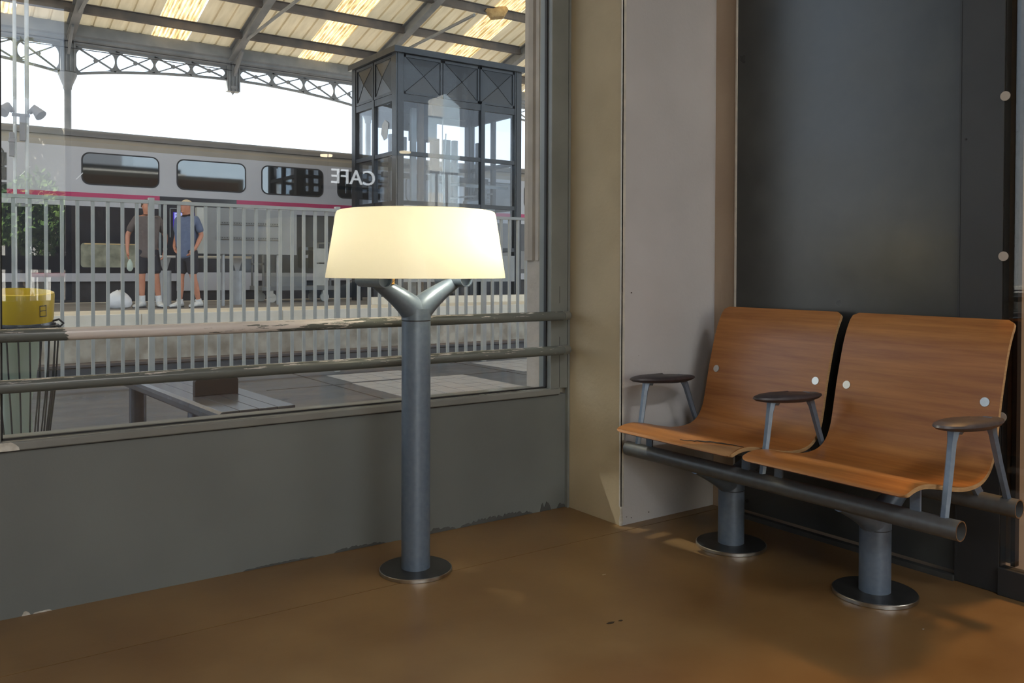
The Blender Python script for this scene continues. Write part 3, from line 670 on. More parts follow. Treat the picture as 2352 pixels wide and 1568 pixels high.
# pale tiles let into the paving
tile_spots = []
ti0 = None
def tiles(cx, cy, ux, uy, nx, ny, s, lbl):
    global ti0
    for i in range(nx):
        for j in range(ny):
            x = cx + ux[0] * i * s + uy[0] * j * s; y = cy + ux[1] * i * s + uy[1] * j * s
            if ti0 is None:
                ti0 = obj('paving_tile', MB().prism([(.004, .004), (.186, .004), (.186, .186), (.004, .186)], 'z', 0, .004), M['tile'], G)
                ti0.location = (x, y, random.uniform(0, .0015))
            else:
                again(ti0, (x, y, random.uniform(0, .0015)), G)
G = bpy.data.objects['ground']
tiles(3.15, 5.72, (1, 0), (0, 1), 6, 6, .19, '')
tiles(3.18, 6.92, (1, 0), (0, 1), 4, 3, .19, '')
tiles(4.9, 6.72, (1, 0), (0, 1), 4, 5, .19, '')
obj('paving_joint', MB().box((2.4, 6.86, 0), (12, 6.875, .0015)).box((2.98, 3.5, 0), (2.995, 8, .0015)).box((4.78, 3.5, 0), (4.795, 8, .0015)), M['joint'], G)

# bench outside
ob = thing('slatted_bench', 'dark metal slatted bench outside, on one leg, near the window sill', 'bench', (1.14, 3.93, 0), math.radians(3.0))
for i in range(4):
    x = -.160 + i * .080
    pr = [(-.0385, -.0), (.0385, -.0), (.0385, .022), (-.0385, .022)]
    if i == 0: pr = [(-.048, -.022), (-.0385, -.032), (-.03, -.03), (-.028, 0), (.0385, 0), (.0385, .022), (-.030, .022), (-.042, .012), (-.048, -.002)]
    s_ = obj('seat_slat', MB().prism([(x + .04 + a, .408 + b) for a, b in pr], 'y', -.50, 1.05), M['benchmetal'], ob, bevel=.002)
obj('bench_leg', MB().tube([(-.115, -.1, 0), (-.115, -.1, .41)], .042, 20), M['benchmetal'], ob, smooth=True)
obj('bench_leg', MB().tube([(-.115, .85, 0), (-.115, .85, .41)], .042, 20), M['benchmetal'], ob, smooth=True)
for y in (-.45, .75): obj('seat_beam', B((-.15, y, .375), (.14, y + .05, .408)), M['benchmetal'], ob)
dv = MB(); dv.prism([(-.105, .43), (.092, .43), (.092, .495), (.082, .508), (-.095, .508), (-.105, .495)], 'y', -.03, .0)
obj('seat_divider', dv, M['black'], ob, bevel=.003)

# litter bin with yellow hood
bn = thing('litter_bin', 'yellow hooded litter bin with a rod cage and pale bag outside', 'bin', (.447, 4.8, 0))
bo = bpy.data.objects.new('hood', None)
hood = MB(); n = 48
def ringz(r, z, tilt=-.10):
    return [(r * math.cos(2 * PI * k / n), r * math.sin(2 * PI * k / n), z + tilt * -r * math.sin(2 * PI * k / n)) for k in range(n)]
hood.loft([ringz(.138, .745), ringz(.145, .742), ringz(.1475, .76), ringz(.152, .868), ringz(.150, .880), ringz(.140, .884), ringz(.137, .876), ringz(.133, .76)], cap=False)
ho = obj('hood', hood, M['yellow'], bn, smooth=True)
lb = MB(); 
for a0, a1, b0, b1 in ((0, 1, 0, .08), (0, 1, .92, 1), (0, .1, 0, 1), (.9, 1, 0, 1), (0, 1, .5, .56)):
    def Q(u, v):
        an = math.radians(-62 + 15 * u); r = .1515; return (r * math.cos(an), r * math.sin(an), .775 + .055 * v + .10 * r * math.sin(an) * -1 * -1)
    lb.add([Q(a0, b0), Q(a1, b0), Q(a1, b1), Q(a0, b1)], [(0, 1, 2, 3)])
obj('hood_label', lb, M['rod'], ho)
obj('lower_ring', MB().loft([ringz(.135, .72), ringz(.15, .722), ringz(.148, .742), ringz(.135, .742)], cap=False), M['benchmetal'], bn, smooth=True)
rod = None
for k in range(22):
    a = 2 * PI * k / 22
    mb = MB().tube([(.172 * math.cos(a), .172 * math.sin(a), .715), (.155 * math.cos(a + .05), .155 * math.sin(a + .05), .42), (.118 * math.cos(a + .1), .118 * math.sin(a + .1), .10)], .0042, 6)
    obj('cage_rod', mb, M['rod'], bn)
obj('cage_ring', MB().tube([(.168 * math.cos(2 * PI * k / 24), .168 * math.sin(2 * PI * k / 24), .715) for k in range(25)], .006, 6), M['rod'], bn)
obj('bin_foot', MB().lathe([(.12, 0), (.12, .10)], n=24), M['rod'], bn)
obj('bin_bag', MB().lathe([(.125, .74), (.12, .6), (.10, .45), (.075, .32), (.085, .22), (.07, .12), (.02, .10)], (-.03, .0, 0), n=20), M['bag'], bn, smooth=True)
obj('strap_lock', MB().tube([(.13, -.04, .735), (.165, -.05, .745), (.185, -.05, .725), (.17, -.05, .71), (.14, -.05, .712)], .006, 6).box((.12, -.06, .70), (.15, -.04, .73)), M['rod'], bn)

# ================================================================== FENCE
FYY = 7.75
fence = thing('railing', 'pale grey vertical bar railing along the near platform edge', 'railing', (1.703, FYY, 0))
pitch = 1.703 / 15
bar_me = None
post_me = None
for k in range(-30, 75):
    x = k * pitch
    if k % 15 == 0:
        if post_me is None:
            o = obj('railing_post', B((-.023, -.023, 0), (.023, .023, 1.60)), M['fence'], fence, bevel=.002); post_me = o
        else: o = again(post_me, (0, 0, 0), fence)
        o.location = (x, 0, 0)
    else:
        if bar_me is None:
            o = obj('railing_bar', B((-.0125, -.014, .1), (.0125, .014, 1.55)), M['fence'], fence); bar_me = o
        else: o = again(bar_me, (0, 0, 0), fence)
        o.location = (x, 0, 0)
for k in range(-2, 5):
    x0 = k * 1.703 + .023; x1 = (k + 1) * 1.703 - .023
    obj('top_rail', B((x0, -.018, 1.55), (x1, .018, 1.58)), M['fence'], fence)
    obj('bottom_rail', B((x0, -.018, .07), (x1, .018, .10)), M['fence'], fence)

# ================================================================== TRACKS AND FAR PLATFORM
struct('track_bed', B((-40, 8.15, -.6), (60, 12.6, -.26)), M['ballast'])
for y in (9.4, 10.84):
    tag(obj('rail_track', MB().prism([(y - .07, -.26), (y + .07, -.26), (y + .02, -.23), (y + .015, -.15), (y + .035, -.14), (y + .035, -.11), (y - .035, -.11), (y - .035, -.14), (y - .015, -.15), (y - .02, -.23)], 'x', -40, 60), M['ironrust']),
        'rusty steel track rail %s the far platform' % ('nearer the railing, away from' if y < 10 else 'closest to'), 'rail')
pf = struct('far_platform', B((-40, 12.62, -.6), (60, 17.15, .33)), M['platfloor'])
obj('platform_paving', B((-40, 13.75, .33), (60, 16.9, .37)), M['platfloor'], pf)
obj('platform_face', B((-40, 12.56, -.6), (60, 12.66, .20)), M['platwall'], pf)
obj('dark_joint', B((-40, 12.58, .185), (60, 12.7, .215)), M['joint'], pf)
cop = None
for k in range(-6, 16):
    x = k * 2.0 + .63
    if cop is None:
        cop = obj('coping_stone', B((.003, 12.54, .212), (1.997, 13.747, .37)), M['coping'], pf, bevel=.006); cop.location = (x, 0, 0)
    else: again(cop, (x, 0, random.uniform(-.002, .002)), pf)
obj('edge_strip', B((-40, 16.9, .33), (60, 17.15, .372)), M['coping'], pf)
struct('track_bed_far', B((-40, 17.15, -.6), (60, 26, -.3)), M['ballast'])
struct('land', B((-80, 26, -.6), (100, 120, -.35)), M['pavement'])

# ================================================================== TRAIN
TY = 17.4
tr = thing('train', 'silver grey double deck train with a magenta stripe standing at the far platform', 'train', (0, TY, -.1))
x0, x1 = -14.0, 32.0; zo = .1
bodyP = [(0, .47), (0, 3.12), (.03, 3.25), (.10, 3.36)]
tb = MB()
tb.prism([(0, .87), (.0, 3.20), (2.7, 3.20), (2.7, .87)], 'x', x0, x1)
tbody = obj('car_body', MB().prism([(0, 2.02 + zo + .12), (0, 3.22 + zo), (2.7, 3.22 + zo), (2.7, 2.24)], 'x', x0, x1), M['train'], tr)
obj('cornice', MB().prism([(0, 3.32), (.02, 3.42), (.09, 3.52), (2.6, 3.52), (2.7, 3.32)], 'x', x0, x1), M['trainroof2'], tr)
obj('train_roof', MB().prism([(.05, 3.52), (.10, 3.60), (.35, 3.685), (1.35, 3.75), (2.35, 3.685), (2.65, 3.52)], 'x', x0, x1), M['trainroof'], tr, smooth=True)
obj('lower_body', B((x0, 0, 1.0), (x1, 2.7, 2.24)), M['trainlow'], tr)
obj('lower_band', B((x0, -.012, .85), (x1, 2.7, 1.0)), M['train'], tr)
obj('underframe', B((x0, .06, -.1), (x1, 2.6, .85)), M['under'], tr)
obj('step_panel', B((4.3, -.02, .66), (5.9, .05, 1.02)), M['train'], tr)
for a, b, mt, nm in ((x0, 3.98, M['magenta'], 'stripe'), (3.98, 5.46, M['trainlow'], 'dark_strip'), (5.46, x1, M['magenta'], 'stripe')):
    obj(nm, B((a, -.006, 2.405), (b, .01, 2.487)), mt, tr)
def rrect(cx, cz, wd, ht, r, k=6):
    pts = []
    for (sx, sz, a0) in ((1, 1, 0), (-1, 1, 90), (-1, -1, 180), (1, -1, 270)):
        for i in range(k + 1):
            a = math.radians(a0 + 90 * i / k); pts.append((cx + sx * (wd / 2 - r) + r * math.cos(a), cz + sz * (ht / 2 - r) + r * math.sin(a)))
    return pts
wfr = MB(); wgl = MB()
wfr.prism(rrect(0, 0, 1.36, .60, .14), 'y', -.006, .01); wgl.prism(rrect(0, 0, 1.31, .55, .12), 'y', -.009, .0)
wo0 = None
for k in range(-4, 14):
    cx = 3.296 + 1.676 * k
    if k < 0 and k > -3: cx -= .9
    if wo0 is None:
        wo0 = obj('train_window', wfr, M['black'], tr, loc=(cx, 0, 2.935)); g0 = obj('window_glass', wgl, M['trainglass'], wo0)
    else:
        c = again(wo0, (cx, 0, 2.935), tr); again(g0, (0, 0, 0), c)
# narrow vertical windows left
for i in range(3): obj('vent_window', B((1.31, -.01, 2.9 - i * .26), (1.43, .01, 3.12 - i * .26)), M['black'], tr)
for i in range(2):
    obj('mark', MB().prism([(1.62 + i * .9, 2.72), (1.64 + i * .9, 2.72), (1.80 + i * .9, 2.90), (1.78 + i * .9, 2.90)], 'y', -.008, 0), M['whitetube'], tr)
# lower deck windows and door with display
for cx, wd in ((3.15, 1.1), (7.4, 1.3), (9.1, 1.3), (10.8, 1.3), (12.6, 1.3), (14.3, 1.3), (0.4, 1.3), (-1.4, 1.3)):
    o = obj('lower_window', MB().prism(rrect(cx, 1.335, wd, .45, .06), 'y', -.006, .01), mat('pale reflection glass', (.16, .16, .12), (.34, .34, .25), 5, rough=.08) if cx == 3.15 else M['trainglass'], tr)  # pale mottled colour of one pane paints its reflections
obj('window_ledge', B((2.66, -.012, 1.535), (3.7, 0, 1.555)), M['insul'], tr)
dr = obj('train_door', B((3.98, -.01, .9), (5.46, .02, 2.35)), M['trainlow'], tr)
obj('door_frame', MB().box((3.96, -.02, 1.0), (4.0, 0, 2.40)).box((4.16, -.02, 1.7), (4.175, 0, 2.27)).box((4.16, -.02, 2.255), (4.6, 0, 2.27)), M['lift2'], tr)
sc = obj('display', B((4.225, -.03, 1.88), (4.62, -.012, 2.19)), M['screen2'], tr)
obj('display_page', B((4.245, -.033, 1.89), (4.52, -.0305, 2.18)), M['screen'], sc)
lines = MB()
for i, (z, wl) in enumerate(((2.14, .07), (2.115, .12), (2.01, .06), (1.985, .12), (1.95, .1))): lines.box((4.262, -.0345, z), (4.262 + wl, -.0335, z + .01))
obj('display_text', lines, M['shade_dark'], sc)

# ================================================================== LIFT
EX0, EX1, EY0, EY1 = 7.30, 10.13, 14.0, 15.9
lf = thing('platform_lift', 'dark steel and glass lift shaft standing on the far platform', 'lift', (EX0, EY0, .37))
W = EX1 - EX0; D = EY1 - EY0; Z = .37
def z(v): return v - Z
obj('roof_cap', MB().box((-.06, -.06, z(4.96)), (W + .06, D + .06, z(5.07))), M['lift'], lf)
for x in (.0, W):
    for y in (.0, D):
        wd = .16
        ax = x if x == 0 else x - wd; ay = y if y == 0 else y - wd
        obj('corner_post', MB().box((ax, ay, 0), (ax + wd, ay + wd, z(4.96))).box((ax + .03, ay - .012, 0), (ax + .05, ay, z(4.96))), M['lift'], lf)
for zz in (4.10, 3.10, 2.19, 1.35):
    h = .12 if zz > 4 else .075
    obj('ring_beam', MB().box((.16, .01, z(zz)), (W - .16, .09, z(zz) + h)).box((.16, D - .09, z(zz)), (W - .16, D - .01, z(zz) + h)).box((.01, .16, z(zz)), (.09, D - .16, z(zz) + h)).box((W - .09, .16, z(zz)), (W - .01, D - .16, z(zz) + h)), M['lift'], lf)
def xpanel(w_, h_, horizontal=True):
    mb = MB(); mb.box((0, 0, 0), (w_, .02, h_))
    mb.add([(0.05, -.012, .05), (w_ - .05, -.012, .05), (w_ - .05, -.012, h_ - .05), (.05, -.012, h_ - .05), (w_ / 2, -.045, h_ / 2)], [(0, 1, 4), (1, 2, 4), (2, 3, 4), (3, 0, 4)])
    for a, b in (((.05, .05), (w_ - .05, h_ - .05)), ((w_ - .05, .05), (.05, h_ - .05))):
        mb.tube([(a[0], -.013, a[1]), (w_ / 2, -.047, h_ / 2), (b[0], -.013, b[1])], .007, 4)
    mb.box((0, -.03, 0), (w_, 0, .05)).box((0, -.03, h_ - .05), (w_, 0, h_)).box((0, -.03, 0), (.04, 0, h_)).box((w_ - .04, -.03, 0), (w_, 0, h_))
    return mb
for i in range(3):
    ww = (W - .32) / 3; o = obj('clad_panel', xpanel(ww - .02, .72), M['lift'], lf); o.location = (.16 + i * ww + .01, .04, z(4.23))
    o2 = again(o, (.16 + i * ww + .01 + ww - .02, D - .04, z(4.23)), lf); o2.rotation_euler = (0, 0, PI)
for i in range(2):
    ww = (D - .32) / 2
    o = obj('clad_panel', xpanel(ww - .04, .72), M['lift'], lf); o.location = (.04, D - .16 - i * ww - .02, z(4.23)); o.rotation_euler = (0, 0, -PI / 2)
    o2 = again(o, (W - .04, .18 + i * ww, z(4.23)), lf); o2.rotation_euler = (0, 0, PI / 2)
obj('mid_post', MB().box((1.86, .0, 0), (1.95, .09, z(4.23))), M['lift'], lf)
obj('mid_post', MB().box((.0, D / 2 - .04, 0), (.09, D / 2 + .04, z(4.23))), M['lift'], lf)
obj('mid_post', MB().box((W - .09, D / 2 - .04, 0), (W, D / 2 + .04, z(4.23))), M['lift'], lf)
# glazing
for (a, b) in (((.16, .045), (1.86, .055)), ((1.95, .045), (W - .16, .055)), ((.16, D - .055), (W - .16, D - .045))):
    obj('glass_pane', B((a[0], a[1], z(1.4)), (b[0], b[1], z(4.1))), M['liftglass'], lf)
for x in (.045, W - .055):
    for y0_, y1_ in ((.16, D / 2 - .04), (D / 2 + .04, D - .16)):
        obj('glass_pane', B((x, y0_, z(1.4)), (x + .01, y1_, z(4.1))), M['liftglass'], lf)
# workings inside: guide rails, car frame, counterweight
obj('guide_rail', B((.62, .55, 0), (.73, .62, z(4.1))), M['lift2'], lf)
obj('guide_rail', B((.80, .6, 0), (.92, .66, z(4.5))), M['rust'], lf)
for x, wd in ((.30, .12), (.98, .10), (1.22, .17), (1.50, .15), (1.72, .10), (2.3, .10)):
    obj('car_stile', B((x, .8, 0), (x + wd, .9, z(3.6))), M['lift'], lf)
obj('car_head', B((.85, .75, z(3.55)), (1.3, 1.1, z(3.9))), M['lift'], lf)
obj('car_beam', MB().box((.2, .9, z(2.78)), (W - .2, 1.0, z(2.88))).box((.2, 1.2, z(3.78)), (1.4, 1.3, z(3.98))), M['lift'], lf)
obj('control_box', MB().box((.32, .7, z(3.2)), (.60, .9, z(3.55))), M['lift2'], lf)
obj('cable', MB().tube([(1.46, .7, 0), (1.43, .7, z(2.9)), (1.48, .7, z(3.7))], .012, 6).tube([(1.40, .7, 0), (1.40, .7, z(4.0))], .01, 6), M['mast'], lf)
obj('car_roof', MB().prism([(.3, z(2.62)), (.3, z(2.68)), (1.6, z(2.86)), (1.6, z(2.80))], 'x', 1.7, W - .12), M['lift2'], lf)
obj('winch', MB().tube([(2.0, .8, z(2.32)), (2.55, .8, z(2.42))], .09, 12).box((1.75, .6, z(2.20)), (2.6, 1.1, z(2.30))).tube([(1.6, .7, z(2.42)), (2.6, .7, z(2.56))], .02, 6).box((2.2, .6, z(2.45)), (2.4, .8, z(2.6))), M['postgrey'], lf)
obj('kick_panel', MB().box((.16, .0, z(.76)), (W - .16, .04, z(1.27))), M['board'], lf)
obj('plinth', B((-.6, -.25, -.005), (W + 1.8, -.12, .13)), M['coping'], lf)
obj('sticker', MB().prism([(-.24, z(3.72)), (-.10, z(3.80)), (.02, z(3.72)), (.06, z(3.55)), (-.06, z(3.42)), (-.2, z(3.45))], 'x', .038, .044), M['postgrey'], lf).location = (0, .62, 0)

# ================================================================== CANOPY
GY = 21.0; SL = .2736
def rz(y): return 6.3 + (21 - y) * SL
cp = thing('station_canopy', 'iron framed station canopy with cream ribbed roof sheets and amber rooflights', 'canopy', (0, GY, 0))
def ribbed(xa, xb, ya, yb, first, pitch_, h, th=.0, wave=False):
    xs = []; x = xa
    pts = [(xa, 0)]
    k = math.ceil((xa - first) / pitch_)
    if wave:
        n = int((xb - xa) / .018)
        pts = [(xa + (xb - xa) * i / n, .022 * math.sin(2 * PI * (xa + (xb - xa) * i / n) / .085)) for i in range(n + 1)]
    else:
        while first + k * pitch_ < xb:
            c = first + k * pitch_
            for dx, hh in ((-.035, 0), (-.018, h), (.018, h), (.035, 0)):
                if xa < c + dx < xb: pts.append((c + dx, hh))
            k += 1
        pts.append((xb, 0))
    mb = MB(); n = len(pts)
    mb.loft([[(x, ya - GY, rz(ya) + hh) for x, hh in pts], [(x, yb - GY, rz(yb) + hh) for x, hh in pts]], cap=False, closed=False)
    return mb
bays = [(-7.59 + 3.505 * i) for i in range(12)]
for bx in bays:
    a = bx + 1.66; b = bx + 2.46
    vis = bx > -5
    for (xa, xb, ty) in ((bx, a, 0), (b, bx + 3.505, 0), (a, b, 1)):
        for (ya, yb) in ((21.08, 12.0), (12.0, 3.05)):
            if ty: obj('rooflight_sheet', ribbed(xa, xb, ya, yb, 0, 1, 0, wave=True), M['skylight'], cp)
            else: obj('roof_sheet', ribbed(xa, xb, ya, yb, bx + .1, .333, .045), M['sheet'], cp)
pm_ = None
for k in range(13):
    y = 20.0 - 1.4 * k
    if y < 3.2: break
    mb = MB().box((-7.8, -.015, -.20), (34, .015, -.02)).box((-7.8, -.06, -.21), (34, .06, -.19)).box((-7.8, -.06, -.03), (34, .06, -.012))
    o = obj('purlin', mb, M['ironrust'], cp); o.location = (0, y - GY, rz(y))
for i, bx in enumerate(bays):
    rf = MB()
    a = Vector((bx, 20.9 - GY, rz(20.9) - .32)); b = Vector((bx, 3.1 - GY, rz(3.1) - .32))
    rf.bar(a, b, .17, .03).bar(a + Vector((0, 0, .12)), b + Vector((0, 0, .12)), .03, .24).bar(a + Vector((0, 0, .26)), b + Vector((0, 0, .26)), .17, .03)
    obj('rafter', rf, M['iron'], cp)
    if i % 2 == 1 or True:
        obj('tie_rod', MB().tube([(bx + .02, 19.7 - GY, rz(19.7) - .35), (bx + .02 + .0, 15.5 - GY, rz(15.5) - 1.35)], .035, 8), M['iron'], cp)
# eave beam: stepped cornice above the lattice
ev = MB()
ev.prism([(-.02, 5.90), (-.10, 5.92), (-.10, 5.97), (-.16, 5.99), (-.16, 6.05), (-.22, 6.08), (-.22, 6.31), (-.10, 6.37), (.12, 6.37), (.12, 5.90)], 'x', -7.9, 34)
obj('eave_beam', ev, M['iron'], cp)
# lattice girder
per = 3.61; c0 = 2.89
for k in range(-3, 9):
    X = c0 + per * k
    iscol = (k % 2 == 0)
    if iscol:
        o = obj('canopy_column', MB().tube([(X, 0, -.3), (X, 0, 5.0)], .075, 14).lathe([(.075, 4.9), (.09, 4.93), (.09, 4.97), (.14, 5.1), (.19, 5.22), (.19, 5.27)], (X, 0, 0), n=14), M['iron'], cp, smooth=True)
    else:
        o = obj('pendant_boss', MB().lathe([(.0, 5.22), (.05, 5.3), (.14, 5.36), (.15, 5.42), (.10, 5.44)], (X, 0, 0), n=14), M['iron'], cp, smooth=True)
    pst = MB(); pst.box((X - .15, -.10, 5.30), (X + .15, .10, 5.95))
    for j in range(4): pst.box((X - .13 + j * .08, -.13, 5.30), (X - .10 + j * .08, -.10, 6.2))
    obj('girder_post', pst, M['iron'], cp)
    obj('bracket_arm', MB().bar((X, -.12, 5.7), (X, -.75, rz(20.25) - .35), .05, .12).bar((X, -.12, 5.95), (X, -.9, rz(20.1) - .3), .06, .06), M['iron'], cp)
def arch(X):
    u = ((X - c0) / (2 * per)) % 1.0
    return 5.20 + .36 * math.sin(PI * u) ** .75
wires = None
for k in range(-3, 8):
    Xa = c0 + per * k + .15; Xb = c0 + per * (k + 1) - .15
    for j in range(4):
        a = Xa + (Xb - Xa) * j / 4; b = Xa + (Xb - Xa) * (j + 1) / 4; zt = 5.92
        cell = MB(); za, zb_ = arch(a + .001), arch(b - .001)
        K = 5
        # chords
        for i in range(K):
            u0 = a + (b - a) * i / K; u1 = a + (b - a) * (i + 1) / K
            cell.add([(u0, -.03, arch(u0)), (u1, -.03, arch(u1)), (u1, -.03, arch(u1) + .055), (u0, -.03, arch(u0) + .055), (u0, .03, arch(u0)), (u1, .03, arch(u1)), (u1, .03, arch(u1) + .055), (u0, .03, arch(u0) + .055)],
                     [(0, 1, 2, 3), (4, 7, 6, 5), (0, 4, 5, 1), (3, 2, 6, 7)])
        cell.box((a, -.03, zt - .06), (b, .03, zt))
        cell.box((a, -.02, za + .05), (a + .022, .02, zt - .05)).box((b - .022, -.02, zb_ + .05), (b, .02, zt - .05))
        # corner gussets with concave edge
        r = .20
        for (cx, cz, sx, sz) in ((a + .02, za + .05, 1, 1), (b - .02, zb_ + .05, -1, 1), (a + .02, zt - .055, 1, -1), (b - .02, zt - .055, -1, -1)):
            pts = [(cx, cz)] + [(cx + sx * (r - r * math.sin(t)), cz + sz * (r - r * math.cos(t))) for t in [PI / 2 * i / 5 for i in range(6)]]
            cell.prism(pts, 'y', -.012, .012)
        cell.bar((a, 0, za + .04), (b, 0, zt - .04), .012, .028).bar((a, -.02, zt - .04), (b, -.02, zb_ + .04), .02, .04)
        cell.prism([((a + b) / 2 + .05 * math.cos(t), (zt + (za + zb_) / 2) / 2 + .05 * math.sin(t)) for t in [PI / 4 * i for i in range(8)]], 'y', -.035, .01)
        obj('lattice_cell', cell, M['iron'], cp)
obj('hanging_cable', MB().tube([(7.6, -5.0, 8.30), (9.8, -5, 8.02), (12.0, -5, 7.9), (14, -5, 7.9)], .014, 6).tube([(9.8, -5, 8.02), (9.78, -5, 9)], .014, 6), M['rust'], cp)
obj('eave_wire', MB().tube([(-4, -.3, 5.93), (14, -.3, 5.88)], .012, 6).tube([(-4, -.26, 5.80), (6.4, -.26, 5.76)], .01, 6), M['rod'], cp)
tr2 = thing('street_tree', 'taller olive green street tree mirrored in the top left corner of the glass', 'tree', (1.15, -15.0, 0))
fo = obj('foliage', foliage((.3, 0, 5.15), (1.15, .8, .62), 2600, .09, 8), M['leaf2'], tr2); fo['kind'] = 'stuff'
obj('trunk', MB().tube([(-.9, 0, 0), (-.7, 0, 2.5), (.0, 0, 4.8)], [.13, .10, .07], 8), M['bark'], tr2, smooth=True)
nt_ = MB(); rr = random.Random(5)
nt_.tube([(11.35, 17.15, 7.22), (11.5, 17.1, 7.12), (11.7, 17.05, 7.18), (11.85, 17.0, 7.3)], [.05, .14, .16, .06], 9)
nt_.v = [(a, b - GY, c) for a, b, c in nt_.v]
obj('dried_clump', nt_, M['nest'], cp, smooth=True)['label'] = 'yellow brown dried clump caught on a rod'

# ================================================================== THINGS ON THE FAR PLATFORM
PZ = .37
# masts
mast = thing('signal_mast', 'pale twin pole mast with speakers at the left edge of the view', 'mast', (1.33, 14.0, PZ))
for x, r in ((-.075, .024), (.075, .028)):
    obj('mast_pole', MB().tube([(x, 0, 0), (x, 0, 7.75 - PZ)], r, 14), M['mast'], mast, smooth=True)
def horn(x, s):
    mb = MB(); mb.tube([(x, -.02, 2.84), (x + s * .06, -.05, 2.90), (x + s * .14, -.12, 2.80)], [.03, .06, .085], 12); return mb
obj('horn_speaker', horn(-.10, -1), M['mastbox'], mast, smooth=True); obj('horn_speaker', horn(.10, 1), M['mastbox'], mast, smooth=True)
obj('terminal_box', B((-.02, -.06, 2.43), (.055, .0, 2.81)), M['mastbox'], mast, bevel=.008)
obj('signal_box', MB().box((-.15, -.08, 2.2), (-.09, -.02, 2.54)).box((-.16, -.09, 2.4), (-.08, -.02, 2.45)), M['mastbox'], mast, bevel=.005)
obj('mast_clamp', MB().box((-.11, -.03, 2.78), (.11, .03, 2.82)).box((-.11, -.03, 1.5), (.11, .03, 1.54)), M['mastbox'], mast)

# leaning rail
lr = thing('leaning_rail', 'white leaning rail on two thick grey tube posts behind the men', 'rail', (3.50, 14.95, PZ))
for x in (0, 1.2):
    obj('rail_post', MB().tube([(x, 0, 0), (x, 0, .59)], .10, 24), M['postgrey'], lr, smooth=True)
    obj('rail_cradle', MB().prism([(x - .03, .59), (x + .03, .59), (x + .09, .80), (x - .09, .80)], 'y', -.015, .015), M['postgrey'], lr)
obj('rail_tube', MB().tube([(-.35, 0, .82), (1.45, 0, .82)], .022, 14), M['whitetube'], lr, smooth=True)

# notice board back
nb = thing('notice_board', 'large blank grey sheet metal board with two perforated channels, behind the railing', 'board', (4.09, 14.5, PZ))
obj('board_panel', MB().box((-.055, 0, .87), (1.52, .12, 1.642)), M['board'], nb, bevel=.004)
obj('board_side', B((-.195, -.02, .875), (-.055, .10, 1.635)), M['fence'], nb)
for zz in (1.12, 1.37):
    o = obj('perforated_channel', B((.13, -.03, zz), (1.25, 0, zz + .045)), M['boarddark'], nb)
    hm = MB()
    for i in range(26): hm.box((.16 + i * .041, -.0315, zz + .018), (.182 + i * .041, -.0301, zz + .030))
    obj('slot_row', hm, M['hole'], o)
obj('board_post', MB().tube([(.25, .06, 0), (.25, .06, .87)], .03, 12), M['postgrey'], nb); obj('board_post', MB().tube([(1.2, .06, 0), (1.2, .06, .87)], .03, 12), M['postgrey'], nb)

# luggage trolley
lt_ = thing('luggage_trolley', 'grey wheeled platform trolley with upright end racks beside the board', 'trolley', (6.05, 15.85, PZ))
obj('trolley_deck', B((-.72, -.35, .22), (.72, .35, .30)), M['boarddark'], lt_, bevel=.005)
for x in (-.70, .62):
    obj('end_rack', MB().box((x, -.33, .3), (x + .03, -.29, 1.15)).box((x, .29, .3), (x + .03, .33, 1.15)).box((x, -.33, 1.12), (x + .03, .33, 1.15)).box((x, -.33, .7), (x + .03, .33, .73)), M['boarddark'], lt_)
obj('load_panel', MB().box((.36, -.30, .31), (.60, -.26, .72)).box((.36, -.30, .75), (.60, -.26, 1.02)), M['fence'], lt_)
obj('load_crate', MB().box((-.5, -.2, .3), (.2, .25, .55)), M['board'], lt_)
for x in (-.52, .52):
    for y in (-.3, .3):
        obj('caster', MB().tube([(x, y - .025, .085), (x, y + .025, .085)], .085, 18).box((x - .05, y - .035, .1), (x + .02, y - .028, .22)).box((x - .05, y + .028, .1), (x + .02, y + .035, .22)), mat('cream caster', (.5, .47, .4), rough=.5) if x < 0 and y < 0 else M['fence'], lt_)

# white sack
sk = MB(); rr = random.Random(11); nn = 20; rings = []
for i, (zz, r) in enumerate(((0, .13), (.02, .165), (.08, .185), (.15, .175), (.21, .14), (.255, .085), (.275, .03))):
    rings.append([((r * (1 + .12 * math.sin(3 * a + i) + .07 * rr.uniform(-1, 1))) * math.cos(a), (r * .75 * (1 + .1 * math.cos(2 * a + i))) * math.sin(a), zz * (1 + .06 * math.sin(2 * a))) for a in [2 * PI * k / nn for k in range(nn)]])
sk.loft(rings)
tag(obj('plastic_sack', sk, M['whitebag'], smooth=True, loc=(2.685, 14.40, PZ)), 'crumpled white plastic sack on the platform beside the man in taupe shirt', 'bag')

# ------------------------------------------------------------------ people
def skinned(name, verts, edges, radii, mt, parent, root=0, sub=2):
    me = bpy.data.meshes.new(name); me.from_pydata(verts, edges, [])
    o = bpy.data.objects.new(name, me); C.objects.link(o)
    o.modifiers.new('skin', 'SKIN'); sm = o.modifiers.new('sub', 'SUBSURF'); sm.levels = sub; sm.render_levels = sub
    if not me.skin_vertices: me.attributes  # layer is created by the modifier
    for i, r in enumerate(radii):
        rr_ = r if isinstance(r, tuple) else (r, r)
        me.skin_vertices[0].data[i].radius = rr_; me.skin_vertices[0].data[i].use_root = (i == root)
    bpy.context.view_layer.update()
    dg = bpy.context.evaluated_depsgraph_get()
    m2 = bpy.data.meshes.new_from_object(o.evaluated_get(dg)); m2.name = name
    bpy.data.objects.remove(o)
    m2.materials.clear()
    for p in m2.polygons: p.use_smooth = True
    return obj(name, m2, mt, parent)

